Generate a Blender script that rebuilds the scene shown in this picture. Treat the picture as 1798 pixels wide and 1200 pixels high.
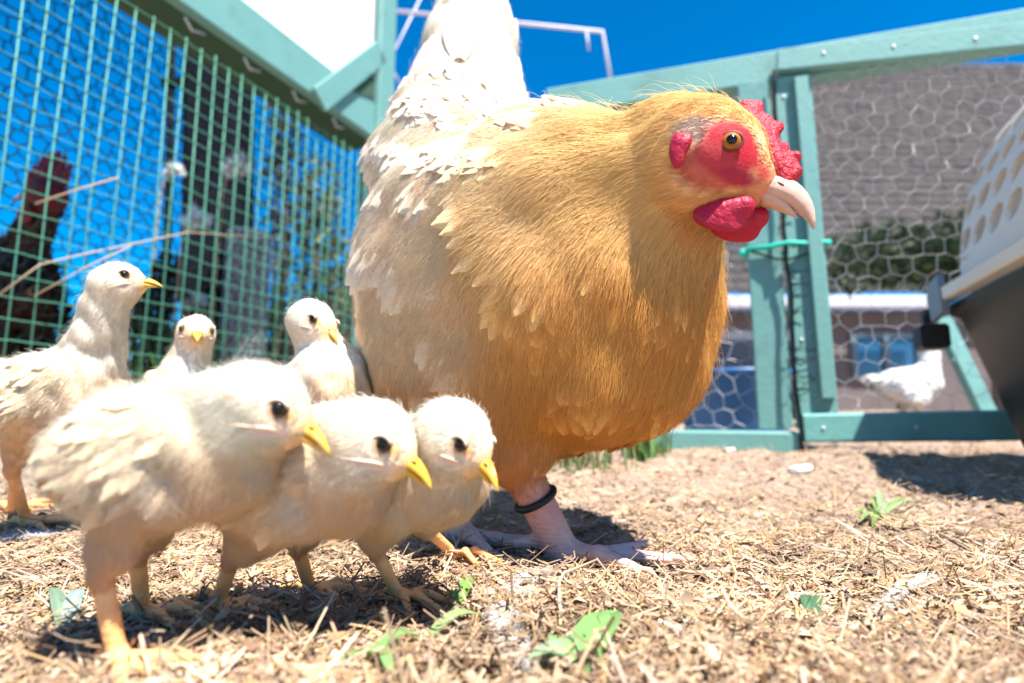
import bpy, bmesh, math, random
import numpy as np
from mathutils import Vector, Matrix
random.seed(7)
RNG = np.random.default_rng(11)
for o in list(bpy.data.objects):
    bpy.data.objects.remove(o)
SC = bpy.context.scene
COL = SC.collection
R = math.radians
# ------------------------------------------------------------------ camera, sky, sun, exposure
CAMH, PITCH, FPX = 0.12, R(8.0), 1000.0
cam = bpy.data.cameras.new('camera')
camo = bpy.data.objects.new('camera', cam); COL.objects.link(camo)
camo.location = (0, 0, CAMH); camo.rotation_euler = (R(90) + PITCH, 0, 0)
cam.sensor_width = 36; cam.lens = FPX / 1798 * 36
cam.clip_start = 0.01; cam.clip_end = 400
cam.dof.use_dof = True; cam.dof.focus_distance = 0.43; cam.dof.aperture_fstop = 3.8
SC.camera = camo
SUN = Vector((0.25, -0.40, 0.885)).normalized()
world = bpy.data.worlds.new('World'); SC.world = world; world.use_nodes = True
nt = world.node_tree; nt.nodes.clear()
sky = nt.nodes.new('ShaderNodeTexSky'); sky.sky_type = 'NISHITA'; sky.sun_disc = False
sky.sun_elevation = math.asin(SUN.z); sky.sun_rotation = math.atan2(SUN.x, SUN.y)
sky.air_density = 1.0; sky.dust_density = 0.0; sky.ozone_density = 4.0; sky.altitude = 800
hs = nt.nodes.new('ShaderNodeHueSaturation'); hs.inputs['Saturation'].default_value = 1.68
hs.inputs['Hue'].default_value = 0.498
bg = nt.nodes.new('ShaderNodeBackground'); bg.inputs['Strength'].default_value = 0.095
wo = nt.nodes.new('ShaderNodeOutputWorld')
nt.links.new(sky.outputs[0], hs.inputs['Color']); nt.links.new(hs.outputs[0], bg.inputs[0]); nt.links.new(bg.outputs[0], wo.inputs[0])
sl = bpy.data.lights.new('sun', 'SUN'); sl.energy = 5.0; sl.angle = R(0.53); sl.color = (1.0, 0.96, 0.89)
so = bpy.data.objects.new('sun', sl); COL.objects.link(so)
so.rotation_euler = SUN.to_track_quat('Z', 'Y').to_euler(); so.location = (2, -2, 5)
vs = SC.view_settings; vs.view_transform = 'Standard'; vs.look = 'None'; vs.gamma = 1; vs.exposure = 1.3
try: vs.use_curve_mapping = False
except Exception: pass
SC.render.engine = 'CYCLES'
cy = SC.cycles
cy.max_bounces = 7; cy.diffuse_bounces = 4; cy.glossy_bounces = 3; cy.transmission_bounces = 4; cy.transparent_max_bounces = 8
cy.sample_clamp_indirect = 6; cy.use_denoising = True
try: SC.cycles_curves.shape = 'THICK'; SC.cycles_curves.subdivisions = 2
except Exception: pass

# ------------------------------------------------------------------ helpers
def P(px, py, Y):
    """point at world depth Y that the photograph shows at pixel (px, py)"""
    dx, dz = (px - 899) / FPX, (600 - py) / FPX
    wy = math.cos(PITCH) - dz * math.sin(PITCH); wz = math.sin(PITCH) + dz * math.cos(PITCH)
    k = Y / wy
    return np.array((dx * k, Y, CAMH + wz * k))
A3 = lambda *v: np.array(v, float)
def nz(v):
    v = np.asarray(v, float); return v / (np.linalg.norm(v) + 1e-12)
def frame(yaw, pitch):
    a, p = R(yaw), R(pitch)
    F = A3(math.cos(p) * math.cos(a), math.cos(p) * math.sin(a), math.sin(p))
    S = nz(np.cross(F, A3(0, 0, 1))); return F, S, np.cross(S, F)

def gh(x, y):
    """height of the ground"""
    x = np.asarray(x, float); y = np.asarray(y, float)
    sm = lambda a, b, t: (lambda u: u * u * (3 - 2 * u))(np.clip((t - a) / (b - a), 0, 1))
    h = 0.05 * sm(0.62, 1.15, y) + 0.13 * sm(1.5, 3.5, y)
    h = h + 0.006 * np.sin(x * 9 + 1.3) * np.sin(y * 8 + .4) * sm(.3, .8, y) + 0.0035 * np.sin(x * 23 + y * 17) + 0.0022 * np.sin(x * 51 - y * 37 + 2) + .0015 * np.sin(x * 90 + 3) * np.sin(y * 83)
    h = h + .0045 * np.sin(x * 33 + 3 * np.sin(y * 19)) * np.sin(y * 41 + 2 * np.sin(x * 27)) * sm(.25, .6, y) + .0022 * np.sin(x * 71 + 2.2 * np.sin(y * 57)) * np.sin(y * 77 + 2 * np.sin(x * 63))
    h = h + 0.012 * sm(.5, .75, y) * sm(-.3, -.6, x)
    return h
def G(px, py):
    """ground point seen at a pixel"""
    lo, hi = 0.15, 30.0
    for Y in np.geomspace(.15, 30, 700):
        p = P(px, py, Y)
        if p[2] <= gh(p[0], p[1]): return p
    return P(px, py, 3.)

def empty(name, loc, label=None, cat=None, group=None):
    o = bpy.data.objects.new(name, None); COL.objects.link(o); o.location = Vector([float(c) for c in loc]); o.empty_display_size = .02
    tag(o, label, cat, group); return o
def tag(o, label=None, cat=None, group=None, kind=None):
    if label: o['label'] = label
    if cat: o['category'] = cat
    if group: o['group'] = group
    if kind: o['kind'] = kind
    return o
def wloc(o):
    v = A3(0, 0, 0)
    while o is not None:
        v = v + np.array(o.location); o = o.parent
    return v
def mk(name, V, F, mat, parent=None, smooth=True, attrs=None, origin=None):
    """one mesh object from world-space vertices; attrs: {name: (type, array)}"""
    V = np.asarray(V, float).reshape(-1, 3)
    base = wloc(parent) if parent is not None else A3(0, 0, 0)
    o0 = base if origin is None else np.asarray(origin, float)
    me = bpy.data.meshes.new(name)
    if isinstance(F, np.ndarray):
        n, k = F.shape
        me.vertices.add(len(V)); me.vertices.foreach_set('co', (V - o0).astype(np.float32).ravel())
        me.loops.add(n * k); me.loops.foreach_set('vertex_index', F.astype(np.int32).ravel())
        me.polygons.add(n); me.polygons.foreach_set('loop_start', np.arange(0, n * k, k, dtype=np.int32))
        me.update(calc_edges=True); me.validate()
    else:
        me.from_pydata([tuple(v) for v in (V - o0)], [], F)
    if smooth: me.polygons.foreach_set('use_smooth', np.ones(len(me.polygons), bool))
    for an, (ty, arr) in (attrs or {}).items():
        at = me.attributes.new(an, ty, 'POINT')
        at.data.foreach_set('color' if ty == 'FLOAT_COLOR' else 'vector' if ty == 'FLOAT_VECTOR' else 'value', np.asarray(arr, np.float32).ravel())
    me.materials.append(mat)
    o = bpy.data.objects.new(name, me); COL.objects.link(o)
    o.location = Vector([float(c) for c in (o0 - base)])
    if parent is not None: o.parent = parent
    return o

class MB:
    """collects primitive shapes, builds ONE mesh"""
    def __init__(s): s.V = []; s.F = []
    def add(s, V, F):
        b = len(s.V); s.V += [tuple(v) for v in V]; s.F += [tuple(i + b for i in f) for f in F]; return s
    def bar(s, a, b, w, h, up=(0, 0, 1), bev=.12):
        """chamfered board from a to b, w across, h along up"""
        a = np.asarray(a, float); b = np.asarray(b, float); d = nz(b - a); sd = nz(np.cross(d, up)); u = np.cross(sd, d)
        c = min(w, h) * bev; x, y = w / 2, h / 2
        pr = [(-x + c, -y), (x - c, -y), (x, -y + c), (x, y - c), (x - c, y), (-x + c, y), (-x, y - c), (-x, -y + c)]
        V = []
        for q, dd, sc in ((a, c, .0), (a, 0, 1), (b, 0, 1)):
            if sc == 0: continue
            V += [q + sd * i + u * j for i, j in pr]
        F = [tuple(range(7, -1, -1)), tuple(range(8, 16))] + [(i, (i + 1) % 8, 8 + (i + 1) % 8, 8 + i) for i in range(8)]
        return s.add(V, F)
    def tube(s, pts, r, n=6, cap=True):
        pts = [np.asarray(p, float) for p in pts]; m = len(pts); rr = r if hasattr(r, '__len__') else [r] * m
        V = []; ref = None
        for i in range(m):
            t = nz(pts[min(i + 1, m - 1)] - pts[max(i - 1, 0)])
            if ref is None: ref = nz(np.cross(t, A3(.3, .2, 1) if abs(t[2]) < .9 else A3(1, .1, 0)))
            ref = nz(ref - t * np.dot(ref, t)); b = np.cross(t, ref)
            V += [pts[i] + rr[i] * (ref * math.cos(2 * math.pi * j / n) + b * math.sin(2 * math.pi * j / n)) for j in range(n)]
        F = [(i * n + j, i * n + (j + 1) % n, (i + 1) * n + (j + 1) % n, (i + 1) * n + j) for i in range(m - 1) for j in range(n)]
        if cap: F += [tuple(range(n - 1, -1, -1)), tuple(range((m - 1) * n, m * n))]
        return s.add(V, F)
    def ball(s, c, r, M=None, n=14, m=9):
        r = r if hasattr(r, '__len__') else (r, r, r); M = np.eye(3) if M is None else np.asarray(M)
        V = []; c = np.asarray(c, float)
        for i in range(1, m):
            th = math.pi * i / m
            for j in range(n):
                ph = 2 * math.pi * j / n
                l = A3(r[0] * math.sin(th) * math.cos(ph), r[1] * math.sin(th) * math.sin(ph), r[2] * math.cos(th)); V.append(c + l @ M)
        V += [c + A3(0, 0, r[2]) @ M, c - A3(0, 0, r[2]) @ M]; k = len(V)
        F = [(i * n + j, (i + 1) * n + j, (i + 1) * n + (j + 1) % n, i * n + (j + 1) % n) for i in range(m - 2) for j in range(n)]
        F += [(k - 2, j, (j + 1) % n) for j in range(n)] + [(k - 1, (m - 2) * n + (j + 1) % n, (m - 2) * n + j) for j in range(n)]
        return s.add(V, F)
    def build(s, name, mat, parent=None, smooth=False, origin=None): return mk(name, s.V, s.F, mat, parent, smooth, origin=origin)

# ------------------------------------------------------------------ materials
def newmat(name):
    m = bpy.data.materials.new(name); m.use_nodes = True; t = m.node_tree; t.nodes.clear()
    out = t.nodes.new('ShaderNodeOutputMaterial'); return m, t, out
def plain(name, col, rough=.6, var=.12, scale=20., bump=0., bscale=60., metal=0., spec=.4, dirt=None, dscale=6., dthr=.58, stretch=(1, 1, 1), coat=0., chips=None):
    m, t, out = newmat(name); N = t.nodes; L = t.links
    b = N.new('ShaderNodeBsdfPrincipled'); b.inputs['Roughness'].default_value = rough; b.inputs['Metallic'].default_value = metal
    b.inputs['Specular IOR Level'].default_value = spec; b.inputs['Coat Weight'].default_value = coat
    tc = N.new('ShaderNodeTexCoord'); mp = N.new('ShaderNodeMapping'); mp.inputs['Scale'].default_value = stretch
    L.new(tc.outputs['Object'], mp.inputs[0])
    no = N.new('ShaderNodeTexNoise'); no.inputs['Scale'].default_value = scale; no.inputs['Detail'].default_value = 6; L.new(mp.outputs[0], no.inputs['Vector'])
    mix = N.new('ShaderNodeMix'); mix.data_type = 'RGBA'
    mix.inputs['A'].default_value = tuple(c * (1 - var) for c in col) + (1,); mix.inputs['B'].default_value = tuple(min(1, c * (1 + var)) for c in col) + (1,)
    L.new(no.outputs['Fac'], mix.inputs['Factor']); cur = mix.outputs['Result']
    if dirt:
        n2 = N.new('ShaderNodeTexNoise'); n2.inputs['Scale'].default_value = dscale; n2.inputs['Detail'].default_value = 8; n2.inputs['Roughness'].default_value = .7; L.new(mp.outputs[0], n2.inputs['Vector'])
        rp = N.new('ShaderNodeMapRange'); rp.inputs[1].default_value = dthr; rp.inputs[2].default_value = dthr + .14; L.new(n2.outputs['Fac'], rp.inputs[0])
        m2 = N.new('ShaderNodeMix'); m2.data_type = 'RGBA'; m2.inputs['B'].default_value = tuple(dirt) + (1,)
        L.new(cur, m2.inputs['A']); L.new(rp.outputs[0], m2.inputs['Factor']); cur = m2.outputs['Result']
    if chips:
        n4 = N.new('ShaderNodeTexNoise'); n4.inputs['Scale'].default_value = 26; n4.inputs['Detail'].default_value = 9; n4.inputs['Roughness'].default_value = .75; L.new(tc.outputs['Object'], n4.inputs['Vector'])
        r4 = N.new('ShaderNodeMapRange'); r4.inputs[1].default_value = .66; r4.inputs[2].default_value = .69; L.new(n4.outputs['Fac'], r4.inputs[0])
        m4 = N.new('ShaderNodeMix'); m4.data_type = 'RGBA'; m4.inputs['B'].default_value = tuple(chips) + (1,); L.new(cur, m4.inputs['A']); L.new(r4.outputs[0], m4.inputs['Factor']); cur = m4.outputs['Result']
    L.new(cur, b.inputs['Base Color'])
    if bump:
        n3 = N.new('ShaderNodeTexNoise'); n3.inputs['Scale'].default_value = bscale; n3.inputs['Detail'].default_value = 5; L.new(mp.outputs[0], n3.inputs['Vector'])
        bp = N.new('ShaderNodeBump'); bp.inputs['Strength'].default_value = bump; bp.inputs['Distance'].default_value = .004; L.new(n3.outputs['Fac'], bp.inputs['Height']); L.new(bp.outputs[0], b.inputs['Normal'])
    L.new(b.outputs[0], out.inputs[0]); return m
def plume_mat(name, trans=.32, keep=.35, streak=False, sheen=0.):
    """diffuse + translucent, colour from attribute col, normal leaning to the body normal in attribute bn"""
    m, t, out = newmat(name); N = t.nodes; L = t.links
    a = N.new('ShaderNodeAttribute'); a.attribute_name = 'col'
    bn = N.new('ShaderNodeAttribute'); bn.attribute_name = 'bn'
    ge = N.new('ShaderNodeNewGeometry')
    sc = N.new('ShaderNodeVectorMath'); sc.operation = 'SCALE'; sc.inputs['Scale'].default_value = keep; L.new(ge.outputs['Normal'], sc.inputs[0])
    ad = N.new('ShaderNodeVectorMath'); ad.operation = 'ADD'; L.new(bn.outputs['Vector'], ad.inputs[0]); L.new(sc.outputs[0], ad.inputs[1])
    nm = N.new('ShaderNodeVectorMath'); nm.operation = 'NORMALIZE'; L.new(ad.outputs[0], nm.inputs[0])
    dt = N.new('ShaderNodeVectorMath'); dt.operation = 'DOT_PRODUCT'; L.new(nm.outputs[0], dt.inputs[0]); L.new(ge.outputs['Incoming'], dt.inputs[1])
    gt = N.new('ShaderNodeMapRange'); gt.inputs[1].default_value = -.25; gt.inputs[2].default_value = .10; L.new(dt.outputs['Value'], gt.inputs[0])
    mv = N.new('ShaderNodeMix'); mv.data_type = 'VECTOR'; L.new(gt.outputs[0], mv.inputs['Factor']); L.new(ge.outputs['Normal'], mv.inputs[4]); L.new(nm.outputs[0], mv.inputs[5]); nm = N.new('ShaderNodeVectorMath'); nm.operation = 'NORMALIZE'; L.new(mv.outputs[1], nm.inputs[0])
    cur = a.outputs['Color']
    if streak:
        uv = N.new('ShaderNodeAttribute'); uv.attribute_name = 'fuv'
        no = N.new('ShaderNodeTexNoise'); no.inputs['Scale'].default_value = 1.; no.inputs['Detail'].default_value = 3
        L.new(uv.outputs['Vector'], no.inputs['Vector'])
        mr = N.new('ShaderNodeMapRange'); mr.inputs[1].default_value = .3; mr.inputs[2].default_value = .7; mr.inputs[3].default_value = .78; mr.inputs[4].default_value = 1.12; L.new(no.outputs['Fac'], mr.inputs[0])
        mu = N.new('ShaderNodeVectorMath'); mu.operation = 'SCALE'; L.new(cur, mu.inputs[0]); L.new(mr.outputs[0], mu.inputs['Scale']); cur = mu.outputs[0]
    d = N.new('ShaderNodeBsdfDiffuse'); L.new(cur, d.inputs[0]); L.new(nm.outputs[0], d.inputs['Normal'])
    tr = N.new('ShaderNodeBsdfTranslucent'); L.new(cur, tr.inputs[0]); L.new(nm.outputs[0], tr.inputs['Normal'])
    mx = N.new('ShaderNodeMixShader'); mx.inputs[0].default_value = trans; L.new(d.outputs[0], mx.inputs[1]); L.new(tr.outputs[0], mx.inputs[2])
    L.new(mx.outputs[0], out.inputs[0]); return m
def skin_mat(name):
    m, t, out = newmat(name); N = t.nodes; L = t.links
    a = N.new('ShaderNodeAttribute'); a.attribute_name = 'col'
    b = N.new('ShaderNodeBsdfPrincipled'); b.inputs['Roughness'].default_value = .62; b.inputs['Specular IOR Level'].default_value = .22
    tc = N.new('ShaderNodeTexCoord'); vo = N.new('ShaderNodeTexVoronoi'); vo.inputs['Scale'].default_value = 420.; L.new(tc.outputs['Object'], vo.inputs['Vector'])
    bp = N.new('ShaderNodeBump'); bp.inputs['Strength'].default_value = .25; bp.inputs['Distance'].default_value = .0007; 
    lg = N.new('ShaderNodeAttribute'); lg.attribute_name = 'leg'; wv_ = N.new('ShaderNodeTexWave'); wv_.bands_direction = 'Z'; wv_.inputs['Scale'].default_value = 75.; wv_.inputs['Distortion'].default_value = 2.2; wv_.inputs['Detail'].default_value = 2; wv_.inputs['Detail Scale'].default_value = 3; L.new(tc.outputs['Object'], wv_.inputs['Vector'])
    ml_ = N.new('ShaderNodeMath'); ml_.operation = 'MULTIPLY'; L.new(lg.outputs['Fac'], ml_.inputs[0]); L.new(wv_.outputs['Fac'], ml_.inputs[1])
    ad_ = N.new('ShaderNodeMath'); ad_.operation = 'MULTIPLY_ADD'; ad_.inputs[1].default_value = 2.2; L.new(ml_.outputs[0], ad_.inputs[0]); L.new(vo.outputs['Distance'], ad_.inputs[2]); L.new(ad_.outputs[0], bp.inputs['Height'])
    no = N.new('ShaderNodeTexNoise'); no.inputs['Scale'].default_value = 160.; L.new(tc.outputs['Object'], no.inputs['Vector'])
    mr = N.new('ShaderNodeMapRange'); mr.inputs[3].default_value = .8; mr.inputs[4].default_value = 1.2; L.new(no.outputs['Fac'], mr.inputs[0])
    mu = N.new('ShaderNodeVectorMath'); mu.operation = 'SCALE'; L.new(a.outputs['Color'], mu.inputs[0]); L.new(mr.outputs[0], mu.inputs['Scale'])
    L.new(mu.outputs[0], b.inputs['Base Color']); L.new(bp.outputs[0], b.inputs['Normal']); L.new(b.outputs[0], out.inputs[0]); return m
def attr_mat(name, rough=.7, trans=0.):
    m, t, out = newmat(name); N = t.nodes; L = t.links
    a = N.new('ShaderNodeAttribute'); a.attribute_name = 'col'
    b = N.new('ShaderNodeBsdfPrincipled'); b.inputs['Roughness'].default_value = rough; b.inputs['Specular IOR Level'].default_value = .3
    L.new(a.outputs['Color'], b.inputs['Base Color'])
    if trans:
        tr = N.new('ShaderNodeBsdfTranslucent'); L.new(a.outputs['Color'], tr.inputs[0]); mx = N.new('ShaderNodeMixShader'); mx.inputs[0].default_value = trans
        L.new(b.outputs[0], mx.inputs[1]); L.new(tr.outputs[0], mx.inputs[2]); L.new(mx.outputs[0], out.inputs[0])
    else: L.new(b.outputs[0], out.inputs[0])
    return m
M = dict(
    plume=plume_mat('feather_barbs'), vane=plume_mat('feather_vanes', .15, .55, True), skin=skin_mat('bird_skin'),
    mint=plain('mint_paint', (.135, .305, .28), .55, .10, 8, .25, 90, dirt=(.105, .225, .205), dscale=9, dthr=.55, chips=(.34, .27, .20)),
    mintdark=plain('mint_paint_second', (.13, .33, .31), .6, .15, 10, .3, 80, dirt=(.14, .28, .24), dscale=7, dthr=.56),  # second mint tone, for the bottom rail and the hutch legs
    underside=plain('dark_green_shade', (.035, .085, .05), .8, .2, 10, .3, 60),  # shade beneath the hutch put into the colour of the joist
    white=plain('white_paint', (.82, .82, .80), .5, .03, 6, .1, 60),
    wiregreen=plain('green_plastic_coating', (.10, .34, .23), .5, .3, 12),
    wiredark=plain('dark_wire', (.008, .014, .013), .6, .2, 40, spec=.1),
    galv=plain('galvanised_wire', (.55, .56, .58), .45, .15, 40, metal=.3),
    darkwood=plain('dark_creosoted_timber', (.008, .010, .016), .85, .4, 14, .4, 40, stretch=(4, 4, .5), spec=.06),
    comb=plain('red_comb_skin', (.48, .014, .03), .48, .3, 120, .6, 300, spec=.35),
    wattle=plain('red_wattle_skin', (.42, .010, .04), .45, .3, 90, .5, 220, spec=.35),
    horn=plain('pale_horn_beak', (.62, .38, .29), .38, .14, 60, .15, 150, dirt=(.40, .22, .15), dscale=60, dthr=.6),
    beaky=plain('yellow_chick_beak', (.78, .44, .045), .42, .18, 90, .15, 200, dirt=(.82, .55, .30), dscale=70, dthr=.55),
    black=plain('black_rubber', (.012, .012, .014), .5, .2, 30), pupil=plain('black_pupil', (.006, .004, .003), .16, 0, spec=.35),
    amber=plain('amber_iris', (.36, .12, .018), .4, .3, 200, spec=.15), brown=plain('brown_chick_eye', (.035, .026, .010), .10, .3, 200, spec=.7),
    browskin=plain('pale_eyelid_skin', (.80, .62, .46), .7, .15, 90),
    gape=plain('pale_gape_skin', (.84, .64, .46), .5, .1, 90),
    lid=plain('eyelid_skin', (.22, .13, .07), .5, .2, 100), lidred=plain('red_eyelid', (.16, .02, .02), .5, .2, 100),
    cord=plain('teal_cord', (.02, .50, .38), .5, .15, 60),
    cream=plain('cream_plastic', (.68, .64, .57), .4, .04, 5, .05, 60, dirt=(.55, .5, .42), dscale=14, dthr=.64),
    darkplastic=plain('charcoal_plastic', (.030, .031, .029), .45, .15, 8, .1, 80, dirt=(.06, .05, .04), dscale=9, dthr=.62),
    greyclip=plain('grey_plastic', (.17, .22, .25), .45, .1, 20),
    roof=plain('weathered_shingle', (.046, .039, .038), .85, .28, 5, .5, 30, dirt=(.062, .047, .043), dscale=3, dthr=.5),
    brick=plain('brown_render_wall', (.14, .11, .105), .85, .2, 3, .3, 40, dirt=(.12, .09, .085), dscale=2.5, dthr=.52),
    gutter=plain('white_gutter', (.55, .54, .60), .5, .05, 4), glass=plain('blue_window_glass', (.02, .075, .16), .06, .2, 3, spec=.8),
    wframe=plain('grey_blue_window_frame', (.12, .16, .19), .5, .1, 8), bluetub=plain('blue_plastic', (.02, .13, .34), .4, .12, 7, dirt=(.05, .17, .34), dscale=6, dthr=.55),
    navy=plain('navy_tarpaulin', (.007, .012, .028), .55, .4, 6, .5, 18), pipe=plain('white_pipe', (.72, .66, .68), .4, .1, 12),
    litter=attr_mat('dry_litter', .8, .08), leaf=attr_mat('leaf_tissue', .5, .28), bark=plain('grey_bark', (.09, .07, .055), .85, .35, 24, .8, 50, stretch=(1, 1, .3)))
# ground material
m, t, out = newmat('dry_soil'); N = t.nodes; L = t.links
b = N.new('ShaderNodeBsdfPrincipled'); b.inputs['Roughness'].default_value = .95; b.inputs['Specular IOR Level'].default_value = .1
tc = N.new('ShaderNodeTexCoord'); n1 = N.new('ShaderNodeTexNoise'); n1.inputs['Scale'].default_value = 70; n1.inputs['Detail'].default_value = 9; n1.inputs['Roughness'].default_value = .72
L.new(tc.outputs['Object'], n1.inputs['Vector'])
cr = N.new('ShaderNodeValToRGB'); cr.color_ramp.elements[0].position = .3; cr.color_ramp.elements[0].color = (.10, .062, .042, 1); cr.color_ramp.elements[1].position = .68; cr.color_ramp.elements[1].color = (.52, .40, .30, 1)
e = cr.color_ramp.elements.new(.5); e.color = (.36, .255, .19, 1)
L.new(n1.outputs['Fac'], cr.inputs[0]); L.new(cr.outputs[0], b.inputs['Base Color'])
bp = N.new('ShaderNodeBump'); bp.inputs['Strength'].default_value = 1.; bp.inputs['Distance'].default_value = .006; L.new(n1.outputs['Fac'], bp.inputs['Height']); L.new(bp.outputs[0], b.inputs['Normal']); L.new(b.outputs[0], out.inputs[0])
M['soil'] = m

# ------------------------------------------------------------------ ground
xs = np.unique(np.concatenate([np.linspace(-1.3, 1.6, 240), -1.3 - np.geomspace(.05, 80, 40), 1.6 + np.geomspace(.05, 80, 40)]))
ys = np.unique(np.concatenate([np.linspace(.1, 2.2, 220), .1 - np.geomspace(.03, 20, 20), 2.2 + np.geomspace(.02, 150, 60)]))
X, Yg = np.meshgrid(xs, ys); Z = gh(X, Yg)
i = np.arange(len(ys) - 1)[:, None] * len(xs) + np.arange(len(xs) - 1)[None]
ground = mk('ground', np.stack([X, Yg, Z], -1).reshape(-1, 3), np.stack([i, i + 1, i + 1 + len(xs), i + len(xs)], -1).reshape(-1, 4), M['soil'])
tag(ground, 'dry trodden earth of the poultry yard', 'ground', kind='structure')

def litter(name, n, ymin, ymax, kind, seed, lab):
    r = np.random.default_rng(seed)
    u = r.random(n); Yp = 1 / (1 / ymin + u * (1 / ymax - 1 / ymin))
    Xp = (r.random(n) * 2 - 1) * (1.0 * Yp + np.where(r.random(n) < .3, .35, .03))
    pal = np.array([(.50, .37, .26), (.62, .49, .37), (.72, .60, .48), (.36, .24, .16), (.55, .38, .22), (.25, .16, .115), (.58, .46, .42), (.42, .31, .25)])
    col = pal[r.choice(len(pal), n, p=[.22, .19, .12, .11, .17, .08, .03, .08])] * (r.uniform(.45, 1.30, (n, 1)) * A3(1.05, 1.01, .92)).clip(0, 1.35)
    ang = r.random(n) * 2 * math.pi; d = np.stack([np.cos(ang), np.sin(ang), r.normal(0, .22, n)], 1); d /= np.linalg.norm(d, axis=1)[:, None]
    side = np.cross(d, A3(0, 0, 1)); side /= np.linalg.norm(side, axis=1)[:, None]; up = np.cross(side, d)
    patch = .80 + .22 * np.sin(Xp * 17 + 2 * np.sin(Yp * 13)) * np.sin(Yp * 19 + 2 * np.sin(Xp * 11 + 1)) + .12 * np.sin(Xp * 47 + 1) * np.sin(Yp * 53)
    col = col * patch[:, None] * A3(1.03, .98, .92)
    if kind == 'straw':
        ln = r.gamma(2.2, .0068, n).clip(.006, .07) if n > 12000 else r.uniform(.025, .085, n); w = r.uniform(.0003, .0010, n); ks = np.linspace(-.5, .5, 4)
        bend = r.normal(0, .18, n) * ln; curl = r.normal(0, .12, n) * ln
        c = np.stack([Xp, Yp, gh(Xp, Yp) + r.exponential(.0026, n) + .0008], 1); V = []
        for k in ks:
            q = c + d * (k * ln)[:, None] + side * (bend * (k * k * 4 - .5))[:, None] + up * (np.abs(curl) * (k * k * 4 - .3))[:, None]
            wk = w * (1 - .5 * max(0, k))
            V += [q - side * wk[:, None] - up * (wk * .4)[:, None], q + up * (wk * .7)[:, None], q + side * wk[:, None] - up * (wk * .4)[:, None]]
        V = np.stack(V, 1); nv = 12
        f = [(a * 3 + b, a * 3 + b + 1, a * 3 + b + 4, a * 3 + b + 3) for a in range(3) for b in range(2)]
    else:
        ln = r.gamma(2.5, .0016, n).clip(.0015, .012) if kind == 'chip' else r.gamma(3., .0036, n).clip(.006, .026); w = ln * r.uniform(.3, .9, n); tilt = r.normal(0, .5, n)
        c = np.stack([Xp, Yp, gh(Xp, Yp) + r.exponential(.0022, n)], 1)
        s2 = side * np.cos(tilt)[:, None] + up * np.sin(tilt)[:, None]; up2 = np.cross(s2, d)
        jig = lambda: r.uniform(.7, 1.2, n)[:, None]
        h = (w * .25)[:, None] * up2
        V = np.stack([c - d * ln[:, None] * .5 * jig() - s2 * w[:, None] * .3 * jig(), c + d * ln[:, None] * .4 * jig() - s2 * w[:, None] * .5 * jig(), c + d * ln[:, None] * .5 * jig() + s2 * w[:, None] * .4 * jig(), c - d * ln[:, None] * .35 * jig() + s2 * w[:, None] * .5 * jig(), c + h * 1.2 * jig(), c - h], 1); nv = 6
        f = [(0, 1, 4), (1, 2, 4), (2, 3, 4), (3, 0, 4)]
    F = (np.arange(n)[:, None, None] * nv + np.array(f)[None]).reshape(-1, len(f[0]))
    cc = np.repeat(np.concatenate([col, np.ones((n, 1))], 1), nv, 0)
    o = mk(name, V.reshape(-1, 3), F, M['litter'], None, False, {'col': ('FLOAT_COLOR', cc)})
    tag(o, lab, 'litter', kind='stuff')
litter('straw_litter', 48000, .15, 4., 'straw', 3, 'loose dry straw and grass stalks strewn over the ground')
litter('crumb_litter', 100000, .15, 3.5, 'chip', 5, 'fine crumbs of earth, bark and chaff on the ground')
litter('long_straw', 6500, .14, 4., 'straw', 9, 'longer golden straws and dry grass stems lying on top of the litter')
litter('bark_litter', 1200, .14, 4., 'clod', 6, 'larger flakes of bark and dry clods among the straw')

# ------------------------------------------------------------------ implicit surfaces for birds
def E(c, r, fr, col, k=.02, **kw): return dict(t='e', c=np.asarray(c, float), r=np.asarray(r, float), M=np.array(fr), col=col, k=k, **kw)
def K(a, b, ra, rb, col, k=.01, **kw): return dict(t='c', a=np.asarray(a, float), b=np.asarray(b, float), ra=ra, rb=rb, col=col, k=k, **kw)
def pd(p, X):
    if p['t'] == 'e':
        q = (X - p['c'].astype(X.dtype)) @ p['M'].T.astype(X.dtype)
        k0 = np.linalg.norm(q / p['r'].astype(X.dtype), axis=-1); k1 = np.linalg.norm(q / (p['r'] ** 2).astype(X.dtype), axis=-1) + 1e-9
        return k0 * (k0 - 1) / k1
    ab = (p['b'] - p['a']).astype(X.dtype); w = X - p['a'].astype(X.dtype)
    tt = np.clip((w @ ab) / float(ab @ ab), 0, 1)
    return np.linalg.norm(w - tt[..., None] * ab, axis=-1) - (p['ra'] + (p['rb'] - p['ra']) * tt)
def sdf(prims, X):
    d = None
    for p in prims:
        e = pd(p, X)
        if d is None: d = e
        else:
            k = p['k']; h = np.maximum(k - np.abs(d - e), 0) / k; d = np.minimum(d, e) - h * h * k * .25
    return d
def grad(prims, X, e=4e-4):
    g = np.stack([sdf(prims, X + A3(*[e if j == i else 0 for j in range(3)])) - sdf(prims, X - A3(*[e if j == i else 0 for j in range(3)])) for i in range(3)], -1) / (2 * e)
    return g
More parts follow.
